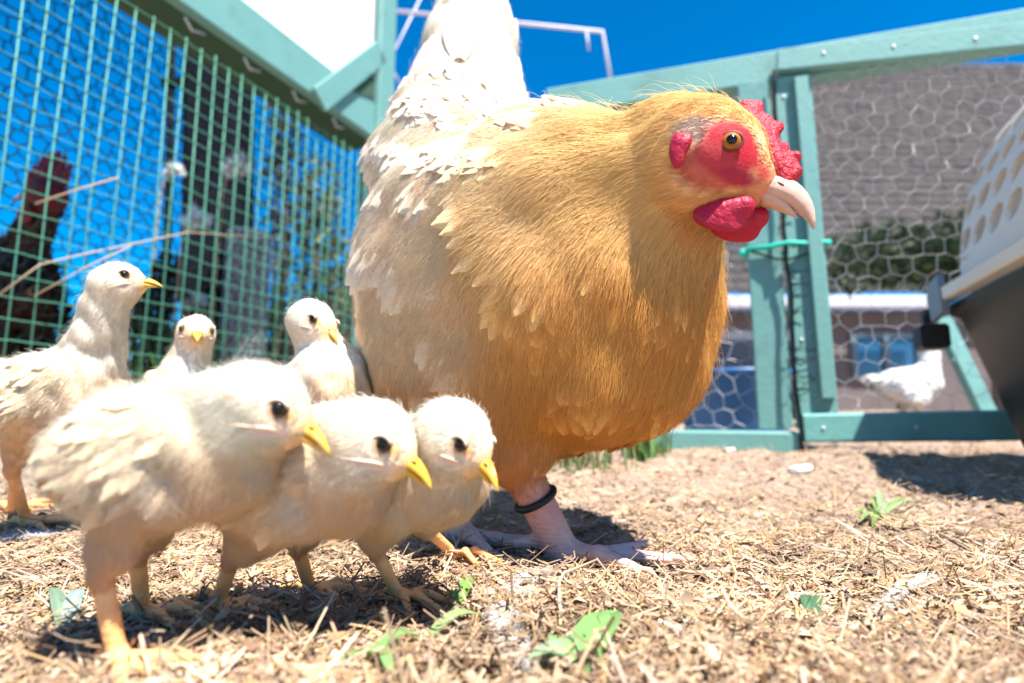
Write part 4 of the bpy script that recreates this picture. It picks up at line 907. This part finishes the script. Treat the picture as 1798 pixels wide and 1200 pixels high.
# shrub in front of the house eaves
def bush(px, py0, py1, Y, wid, pal, n, size, label, seed):
    b = P(px, py0, Y); t_ = P(px, py1, Y); root = empty('bush', A3(b[0], b[1], float(gh(b[0], b[1]))), label, 'bush')
    rg = random.Random(seed); cen = []; rad = []
    for i in range(7):
        tip = A3(b[0] + rg.uniform(-wid, wid), b[1] + rg.uniform(-.2, .2), b[2] + (t_[2] - b[2]) * rg.uniform(.55, 1)); 
        MB().tube([A3(b[0] + rg.uniform(-.05, .05), b[1], float(gh(b[0], b[1])) - .03), (tip + A3(b[0], b[1], tip[2] * .7)) / 2, tip], [.018, .012, .005], 6).build('stem', M['bark'], root, True)
        cen.append(tip); rad.append(A3(wid * .4, .25, (t_[2] - b[2]) * .22))
    leafcloud('foliage', root, cen, rad, n, size, pal, seed, .2)
tb_ = P(1765, 720, 5.3); tg_ = float(gh(tb_[0], tb_[1]))
tree = empty('tree', A3(tb_[0], tb_[1], tg_), 'tree behind the crate with a leafy limb reaching across the house roof', 'tree')
fork = P(1762, 500, 5.3)
MB().tube([A3(tb_[0], tb_[1], tg_ - .05), A3(tb_[0] + .04, tb_[1], 1.), fork], [.10, .085, .07], 10).build('trunk', M['bark'], tree, True)
cen = []; rad = []
for k, (ex, ey) in enumerate(((1460, 455), (1520, 430), (1580, 470), (1640, 440), (1690, 400), (1560, 418), (1500, 480), (1640, 480))):
    e = P(ex, ey, 5.2 + .1 * (k % 3)); m_ = (fork + e) / 2 + A3(0, 0, .1)
    MB().tube([fork, m_, e], [.03, .018, .006], 6).build('limb', M['bark'], tree, True); cen += [e, (e + m_) / 2]; rad += [A3(.26, .25, .14)] * 2
leafcloud('crown', tree, cen, rad, 2600, .10, [(.02, .045, .02), (.04, .065, .03), (.06, .09, .045)], 71, .2)
# blue tub and dark covered box seen under the hen's head
tb = P(1290, 752, 1.95); tg = float(gh(tb[0], tb[1])); tz = P(1290, 655, 1.95)[2]
tub = empty('blue_tub', A3(tb[0], tb[1], tg), 'blue plastic tub on the ground behind the low coop rail', 'tub')
prof = [(.0, tg + .005), (.150, tg + .005), (.165, tg + .03), (.185, tz - .02), (.200, tz - .012), (.200, tz), (.186, tz), (.17, tz - .03), (.15, tg + .04), (0, tg + .035)]
V = []; F = []; n = 36
for r_, z_ in prof: V += [(tb[0] + r_ * math.cos(2 * math.pi * j / n), tb[1] + r_ * math.sin(2 * math.pi * j / n), z_) for j in range(n)]
F = [(i * n + j, i * n + (j + 1) % n, (i + 1) * n + (j + 1) % n, (i + 1) * n + j) for i in range(len(prof) - 1) for j in range(n)]
mk('bowl', V, F, M['bluetub'], tub, True)
for sg in (-1, 1):
    MB().tube([A3(tb[0] + sg * .198, tb[1] - .04, tz - .01), A3(tb[0] + sg * .225, tb[1] - .03, tz - .02), A3(tb[0] + sg * .225, tb[1] + .03, tz - .02), A3(tb[0] + sg * .198, tb[1] + .04, tz - .01)], .006, 6).build('handle', M['bluetub'], tub, True)
nbx = P(1290, 650, 2.5); n0, n1 = P(1180, 700, 2.5), P(1345, 585, 2.5)
bmv = MB(); bmv.bar(A3(n0[0], 2.6, (float(gh(n0[0], 2.5)) + n1[2]) / 2), A3(n1[0] + .1, 2.6, (float(gh(n0[0], 2.5)) + n1[2]) / 2), .4, n1[2] - float(gh(n0[0], 2.5)), bev=.12)
tag(bmv.build('covered_box', M['navy'], None, False), 'dark navy tarpaulin-covered box behind the blue tub', 'box')
# white pipe frame beyond the hen's tail
pf = empty('pipe_frame', P(900, 120, 3.2), 'thin white pipe frame against the sky behind the hen\'s tail', 'frame')
for pts, r_ in (([P(668, 17, 3.2), P(900, 40, 3.2), P(1058, 56, 3.2), P(1074, 150, 3.2)], .011), ([P(1030, 56, 3.19), P(1034, 88, 3.19)], .006)):
    MB().tube(pts, r_, 8).build('pipe', M['pipe'], pf, True)
for px_, py_ in ((1074, 150), (760, 26)):
    q = P(px_, py_, 3.2); MB().tube([q, A3(q[0], q[1], float(gh(q[0], q[1])) - .02)], .011, 8).build('pipe_leg', M['pipe'], pf, True)
for pts in ([P(742, -10, 3.2), P(690, 95, 3.2), P(640, 190, 3.2)], [P(700, -10, 3.22), P(660, 60, 3.22)], [P(672, 95, 3.21), P(705, 150, 3.21)]):
    MB().tube(pts, .005, 6).build('stay_wire', M['pipe'], pf, True)

# two more hens: a white one in the run, a dark brown one behind the fence
def far_hen(name, label, C, yaw, pitch, Hc, hyaw, hpitch, W_, skin, hsz, bs, combm, csz, seed, nv, vary):
    rng = np.random.default_rng(seed); F, S, U = fr = frame(yaw, pitch); hF, hS, hU = hf = frame(hyaw, hpitch); hF, hS, hU = hF * hsz, hS * hsz, hU * hsz
    g = float(gh(C[0], C[1])); root = empty(name, A3(C[0], C[1], g), label, 'hen'); bk = nz(-F - A3(0, 0, .3)); nk = nz(C + F * .08 * bs + U * .02 * bs - Hc)
    pr = [E(C, A3(.100, .070, .075) * bs, fr, W_, .03, fl=bk, hl=.02, vl=.045, vw=.028), E(C + F * .05 * bs + U * .005 * bs, A3(.055, .055, .058) * bs, fr, W_, .04, fl=A3(0, 0, -1), hl=.02, vl=.04, vw=.024),
          K(C - F * .06 * bs + U * .02 * bs, C - F * .14 * bs + U * .05 * bs, .045 * bs, .015 * bs, W_, .04, fl=-F, hl=.02), K(C + F * .07 * bs + U * .02 * bs, Hc, .046 * bs, .023 * hsz, W_, .03, fl=nk, hl=.014, vl=.035, vw=.012), E(Hc, A3(.034, .026, .028) * hsz, hf, skin, .02, fl=-hf[0], hl=.005)]
    tips = []
    for sg in (1, -1):
        an = C + S * sg * .04 + F * .02 * sg; an[2] = g + .01
        pr += [K(C + S * sg * .04 - U * .05, (C + S * sg * .04 + an) / 2 - F * .01, .045, .02, W_, .03, fl=A3(0, 0, -1), hl=.012), K((C + S * sg * .04 + an) / 2 - F * .01, an, .011, .009, (.6, .4, .2), .006, hl=0)]
        tips += foot(pr, an, yaw, 1, (.6, .4, .2), .007, tl=.06)
    V, Q, Nn = surface(pr, .0055); at = paint(pr, V, dict(col=(1, 1, 1), fl=(0, 0, -1), hl=0., vl=.04, vw=.024), .008)
    for k in ('hl', 'vl', 'vw'): at[k] = at[k][:, 0]
    mk('body', V, Q, M['skin'], root, True, {'leg': ('FLOAT', np.zeros(len(V))), 'col': ('FLOAT_COLOR', np.concatenate([at['col'], np.ones((len(V), 1))], 1))})
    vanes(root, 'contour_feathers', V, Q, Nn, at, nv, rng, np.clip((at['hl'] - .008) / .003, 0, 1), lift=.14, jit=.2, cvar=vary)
    mk('beak', *loft([Hc + hF * (.03 + .03 * k) - hU * .012 * k * k for k in np.linspace(0, 1, 6)], np.array([.009, .008, .007, .005, .003, .0005]) * hsz, np.array([.008, .0075, .0065, .005, .003, .0005]) * hsz, hf[1], hf[2], 10), M['horn'], root, True)
    cbp = []
    for k in np.linspace(0, 1, 6):
        q = Hc + hF * (.036 - .062 * k) + hU * .024; cbp.append(K(q, q + hU * .024 * csz * (.6 + .6 * math.sin(k * 3)) - hF * .006, .007 * hsz, .004 * hsz, (1, 0, 0), .008))
    v, q, _ = surface(cbp, .0025); mk('comb', v, q, combm, root, True)
    for sg in (1, -1):
        eye_at(root, Hc + hF * .010 + hS * sg * .025 + hU * .005, hS * sg, .005 * hsz, M['amber'], M['lidred'])
        w0 = Hc + hF * .022 - hU * .034 + hS * sg * .010; v, q, _ = surface([E(w0, A3(.014, .005, .018) * hsz, hf, (1, 0, 0)), K(w0 + hU * .012, w0, .007 * hsz, .007 * hsz, (1, 0, 0))], .0025); mk('wattle', v, q, combm, root, True)
far_hen('white_hen', 'white hen standing inside the run below the crate\'s edge', P(1598, 676, 2.5), -15, 8, P(1640, 596, 2.48), 60, 5, (.82, .80, .76), (.82, .76, .70), 1., 1., M['comb'], 1., 8, 900, .08)
M['maroon'] = plain('dark_maroon_comb', (.17, .008, .022), .5, .3, 90, .5, 200)
far_hen('dark_hen', 'dark brown hen with maroon comb behind the fence at the left edge', P(40, 500, 1.62), 140, 34, P(82, 345, 1.55), 176, 4, (.045, .027, .020), (.13, .010, .02), 1.7, 1.25, M['maroon'], 1.9, 9, 900, .35)

# ------------------------------------------------------------------ pet crate at the right edge
def crate():
    sz = .345                                    # seam height
    A = P(1652, 542, 1.12); Bp = P(1786, 470, .82); A[2] = Bp[2] = sz
    d = nz(Bp - A); nrm = nz(np.cross(d, A3(0, 0, 1))); nrm = nrm if nrm[0] < 0 else -nrm     # outward (to the left)
    far = A; Ln = .52; Wd = .44
    root = empty('pet_crate', A3(A[0] - nrm[0] * .2, A[1] - nrm[1] * .2, float(gh(A[0], A[1]))), 'pet carrier with cream vented lid and dark base at the right edge', 'pet carrier')
    def outline(inset, z, rc=.05, e0=0., n=6):
        pts = []
        x0, x1, y0, y1 = inset + e0, Ln - inset, inset, Wd - inset
        for cx, cy_, a0 in ((x0 + rc, y0 + rc, 180), (x1 - rc, y0 + rc, 270), (x1 - rc, y1 - rc, 0), (x0 + rc, y1 - rc, 90)):
            for k in range(n + 1):
                a = R(a0 + 90 * k / n); pts.append(far + d * (cx + rc * math.cos(a)) - nrm * (cy_ + rc * math.sin(a)) + A3(0, 0, z - sz))
        return pts
    gz = .058
    rings = [outline(.075, gz, .04, .0), outline(.065, gz + .02, .045, .0), outline(.012, sz - .03, .05), outline(.0, sz - .022, .05), outline(.0, sz - .002, .05)]
    V = sum(rings, []); n = len(rings[0]); F = [(i * n + j, i * n + (j + 1) % n, (i + 1) * n + (j + 1) % n, (i + 1) * n + j) for i in range(len(rings) - 1) for j in range(n)] + [tuple(range(n))]
    mk('base_tub', V, F, M['darkplastic'], root, True)
    # cream lid: vented side panels following an arched section, plus ridge and ends
    def sect(v):      # v 0..1 up the side: offset inwards, height
        a = v * R(78); return .012 + .13 * (1 - math.cos(a)) * 1.0, .03 + .315 * math.sin(a) * .98
    def lidpt(u, v, side=0, t=0.):
        ins, hz = sect(v); e = .055 * (1 - (1 - min(1, max(0, u / .09))) ** 2) if u < .09 else .055
        e = .055 - e; ins2 = ins + e * .9 - t
        uu = u + .09 * v ** 1.6 * max(0, 1 - u / .35)
        return far + d * uu - nrm * (ins2 if not side else Wd - ins2) + A3(0, 0, hz)
    nu, nv_ = 8, 7
    def panel(side):
        V = []; F = []
        us = np.linspace(.0, Ln, nu + 1); vs_ = np.concatenate([[0.0], np.linspace(.11, 1., nv_)])
        def q4(u0, u1, v0, v1, hole):
            if hole:
                uc, vc = (u0 + u1) / 2, (v0 + v1) / 2; ru, rv = (u1 - u0) * .42, (v1 - v0) * .37
                outer = [(u0, v0), (uc, v0), (u1, v0), (u1, vc), (u1, v1), (uc, v1), (u0, v1), (u0, vc)]
                inner = [(uc + ru * math.cos(R(a)) * 1.0, vc + rv * math.sin(R(a))) for a in (225, 270, 315, 0, 45, 90, 135, 180)]
                sl_ = .20
                ob = []
                for t in (0, -.006):
                    b_ = len(V); V.extend([lidpt(a + 0, c, side, t) for a, c in outer]); V.extend([lidpt(a + (c - vc) * sl_, c, side, t) for a, c in inner]); ob.append(b_)
                b_, b2 = ob
                for k in range(8):
                    F.append((b_ + k, b_ + (k + 1) % 8, b_ + 8 + (k + 1) % 8, b_ + 8 + k)); F.append((b2 + k, b2 + 8 + k, b2 + 8 + (k + 1) % 8, b2 + (k + 1) % 8))
                    F.append((b_ + 8 + k, b_ + 8 + (k + 1) % 8, b2 + 8 + (k + 1) % 8, b2 + 8 + k))
            else:
                for t in (0, -.006):
                    b_ = len(V); V.extend([lidpt(u0, v0, side, t), lidpt(u1, v0, side, t), lidpt(u1, v1, side, t), lidpt(u0, v1, side, t)]); F.append((b_, b_ + 1, b_ + 2, b_ + 3))
        for i in range(nu):
            for j in range(len(vs_) - 1):
                q4(us[i], us[i + 1], vs_[j], vs_[j + 1], 0 < i < nu - 1 and 0 < j < len(vs_) - 2 and True)
        mk('vented_panel', V, F, M['cream'], root, False)
    panel(0); panel(1)
    # roof ridge between the panels
    V = []; F = []
    for i in range(nu + 1):
        u = Ln * i / nu; a, b = lidpt(u, 1., 0), lidpt(u, 1., 1); V += [a, a * .7 + b * .3 + A3(0, 0, .012), a * .3 + b * .7 + A3(0, 0, .012), b]
    F = [(i * 4 + j, i * 4 + j + 1, i * 4 + j + 5, i * 4 + j + 4) for i in range(nu) for j in range(3)]; mk('lid_roof', V, F, M['cream'], root, True)
    # far end wall
    V = []; F = []
    for v_ in np.linspace(0, 1, 9): V += [lidpt(0., v_, 0), lidpt(0., v_, 1)]
    F = [(2 * i, 2 * i + 1, 2 * i + 3, 2 * i + 2) for i in range(8)]; mk('lid_end', V, F, M['cream'], root, True)
    # flange, clip, latch
    MB().bar(far + d * .0 + nrm * .008 + A3(0, 0, .014), far + d * Ln + nrm * .008 + A3(0, 0, .014), .03, .026).build('seam_flange', M['cream'], root)
    MB().bar(far + d * .02 + nrm * .02 + A3(0, 0, .006), far + d * .085 + nrm * .02 + A3(0, 0, .016), .012, .075).build('side_clip', M['greyclip'], root)
    MB().bar(far - d * .005 + nrm * .012 + A3(0, 0, -.055), far - d * .055 + nrm * .012 + A3(0, 0, -.055), .05, .05).build('latch', M['black'], root)
    MB().bar(far - d * .03 + nrm * .012 + A3(0, 0, -.01), far - d * .05 + nrm * .012 + A3(0, 0, -.01), .02, .03).build('latch', M['black'], root)
crate()

# ------------------------------------------------------------------ small things on the ground
def blade(root, p0, p1, w, col, name='leaf', sag=.008, up=A3(0, 0, 1), seed=0):
    rg = np.random.default_rng(seed); p0, p1 = np.asarray(p0, float), np.asarray(p1, float); d = p1 - p0; sd = nz(np.cross(d, up)); V = []; C_ = []; ns = 9
    for s in np.linspace(0, 1, ns):
        ww = w * (math.sin(math.pi * min(1, s * .93 + .07)) ** .75) + .0003; q = p0 + d * s + up * sag * math.sin(math.pi * s)
        for x in (-1, -.5, 0, .5, 1): V.append(q + sd * ww * x + up * ww * (.25 * abs(x) + .06 * math.sin(s * 14 + x))); C_.append(tuple(np.array(col) * (1.2 if x == 0 else 1) * rg.uniform(.88, 1.12)) + (1,))
    F = [(i * 5 + j, i * 5 + j + 1, i * 5 + j + 6, i * 5 + j + 5) for i in range(ns - 1) for j in range(4)]
    return mk(name, V, F, M['leaf'], root, True, {'col': ('FLOAT_COLOR', C_)})
gp = lambda px, py, dz=.004: G(px, py) + A3(0, 0, dz)
LG = (.20, .36, .12)
w1 = empty('weed', G(1010, 1190), 'broad light-green weed leaves at the bottom edge of the picture', 'weed', 'green weeds on the ground')
blade(w1, gp(1000, 1215, .001), gp(1085, 1118, .014), .0105, LG, sag=.006, seed=1); blade(w1, gp(1030, 1200, .002), gp(925, 1190, .008), .008, (.30, .44, .26), seed=2); blade(w1, gp(1000, 1210, .002), gp(985, 1150, .008), .008, (.24, .40, .16), seed=3)
w2 = empty('weed', G(690, 1180), 'long green weed blade lying below the chicks\' feet', 'weed', 'green weeds on the ground')
blade(w2, gp(640, 1178), gp(752, 1150, .007), .0055, LG, seed=4); blade(w2, gp(740, 1152, .005), gp(852, 1108, .008), .0050, (.30, .42, .17), seed=5); blade(w2, gp(640, 1180), gp(690, 1205, .004), .004, LG, seed=6); blade(w2, gp(630, 1170), gp(600, 1210, .004), .004, LG, seed=7)
w3 = empty('weed', G(812, 1075), 'small green blade sprouting right of the bowed chick\'s foot', 'weed', 'green weeds on the ground')
blade(w3, gp(800, 1082, .001), gp(838, 1040, .010), .0045, (.20, .36, .08), seed=8); blade(w3, gp(800, 1082, .001), gp(790, 1062, .006), .003, LG, seed=9)
w4 = empty('weed', G(1545, 915), 'leafy weed on the ground between the coop rail and camera', 'weed', 'green weeds on the ground')
for k, (a, b) in enumerate(((1495, 905), (1520, 880), (1545, 868), (1580, 885), (1610, 880), (1640, 890), (1560, 925), (1505, 930), (1570, 900), (1530, 935))):
    blade(w4, gp(1548, 915, .004), gp(1548 + (a - 1548) * .85, 915 + (b - 915) * .85, .003 + .004 * (k % 3)), .0036, ((.16, .30, .06), (.22, .34, .10), (.30, .38, .20))[k % 3], seed=20 + k)
w5 = empty('weed', G(1428, 1110), 'tiny dark green sprig at lower right', 'weed', 'green weeds on the ground')
for k in range(5): blade(w5, gp(1428, 1120, .001), gp(1410 + 9 * k, 1075 + 8 * (k % 2), .010), .0028, (.10, .20, .10), seed=40 + k)
w6 = empty('weed', G(120, 1110), 'grey-green blade in the shade behind the front chick\'s leg', 'weed', 'green weeds on the ground')
blade(w6, gp(112, 1128, .001), gp(138, 1068, .012), .0042, (.30, .40, .36), seed=50); blade(w6, gp(110, 1130, .001), gp(85, 1060, .010), .0035, (.2, .3, .2), seed=51)
# fallen feather: shaft with soft barbs
def feather(px, label, seed, w=.012, col=(.74, .70, .64)):
    rg = np.random.default_rng(seed); pts = [gp(a, b, .004 + .003 * (i % 2)) for i, (a, b) in enumerate(px)]
    root = empty('fallen_feather', pts[0], label, 'feather'); MB().tube(pts, np.linspace(.0010, .0004, len(pts)), 6).build('shaft', M['stalk'], root, True)
    n = 900; s = rg.random(n) * (len(pts) - 1.001); i = s.astype(int); k = s - i; A_ = np.array(pts); q = A_[i] * (1 - k[:, None]) + A_[i + 1] * k[:, None]; d = A_[i + 1] - A_[i]; d /= np.linalg.norm(d, axis=1)[:, None]
    sd = np.cross(d, A3(0, 0, 1)) * np.where(rg.random(n) < .5, -1, 1)[:, None]; L_ = w * rg.uniform(.4, 1.1, n)
    Pt = np.stack([q + (sd * .8 + d * .5 * t + rg.normal(0, .2, (n, 3)) * t) * (L_ * t)[:, None] + A3(0, 0, 1) * (L_ * (.35 * t - .3 * t * t))[:, None] for t in (0, .4, .75, 1)], 1)
    curves('barbs', Pt, np.tile([.00022, .0002, .00016, .00006], (n, 1)), np.tile(col, (n, 1)) * rg.uniform(.85, 1.1, (n, 1)), np.tile(A3(0, 0, 1), (n, 1)), M['plume'], root)
feather([(990, 1000), (930, 1030), (890, 1075), (885, 1110), (915, 1165), (945, 1190)], 'long fluffy white feather curled on the ground by the hen\'s foot', 1, .013)
feather([(-20, 962), (30, 952), (85, 948)], 'pale grey feather lying on the ground at the left edge', 2, .016, (.72, .74, .76))
feather([(1640, 1020), (1590, 1050), (1540, 1090)], 'thin whitish feather on the straw at lower right', 3, .006)
stalk([gp(1380, 1210, .004), gp(1500, 1130, .008), gp(1620, 1085, .006), gp(1800, 1060, .007)], [.0022, .002, .0018, .0014], 'thick tan straw lying across the lower right corner')
stalk([gp(1640, 940, .004), gp(1700, 970, .006), gp(1765, 1010, .004)], .0016, 'pale straw slanting on the ground at the right')
stalk([gp(1410, 1105, .003), gp(1450, 1075, .007), gp(1490, 1035, .005)], .0010, 'thin pale straw beside the tiny green sprig')
stalk([gp(1180, 1010, .003), gp(1230, 1025, .008), gp(1290, 1012, .004)], .0018, 'cream straw right of the hen\'s toes')
stalk([gp(770, 1030, .002), gp(800, 985, .012), gp(812, 966, .018)], .0009, 'short upright pale straw right of the bowed chicks')
stalk([gp(985, 1130, .002), gp(982, 1070, .016), gp(990, 1040, .012), gp(1050, 1010, .012)], .0010, 'bent yellow straw arching by the fallen feather')
def chip(px, py, r, label, col, seed):
    rg = np.random.default_rng(seed); c = gp(px, py, r * .3); V = []; n = 9
    for z, k in ((-.28, .75), (0, 1), (.25, .8)):
        V += [c + A3(math.cos(a) * r * k * rg.uniform(.75, 1.2), math.sin(a) * r * .8 * k * rg.uniform(.75, 1.2), z * r + .12 * r * math.cos(a)) for a in np.linspace(0, 6.283, n, endpoint=False)]
    F = [(i * n + j, i * n + (j + 1) % n, (i + 1) * n + (j + 1) % n, (i + 1) * n + j) for i in range(2) for j in range(n)] + [tuple(range(n - 1, -1, -1)), tuple(range(2 * n, 3 * n))]
    tag(mk('pebble', V, F, plain('pebble_stone', col, .8, .15, 200), None, False, origin=c), label, 'pebble')
chip(468, 1136, .0058, 'small white pebble on the ground below the chicks', (.75, .74, .72), 1)
chip(975, 1003, .0065, 'rounded pinkish pebble touching the hen\'s foot', (.75, .62, .56), 2)
chip(1405, 832, .022, 'flat white stone in front of the coop\'s corner post', (.74, .72, .70), 3)
chip(1280, 795, .016, 'pale stone chip under the low coop rail', (.66, .58, .52), 4)
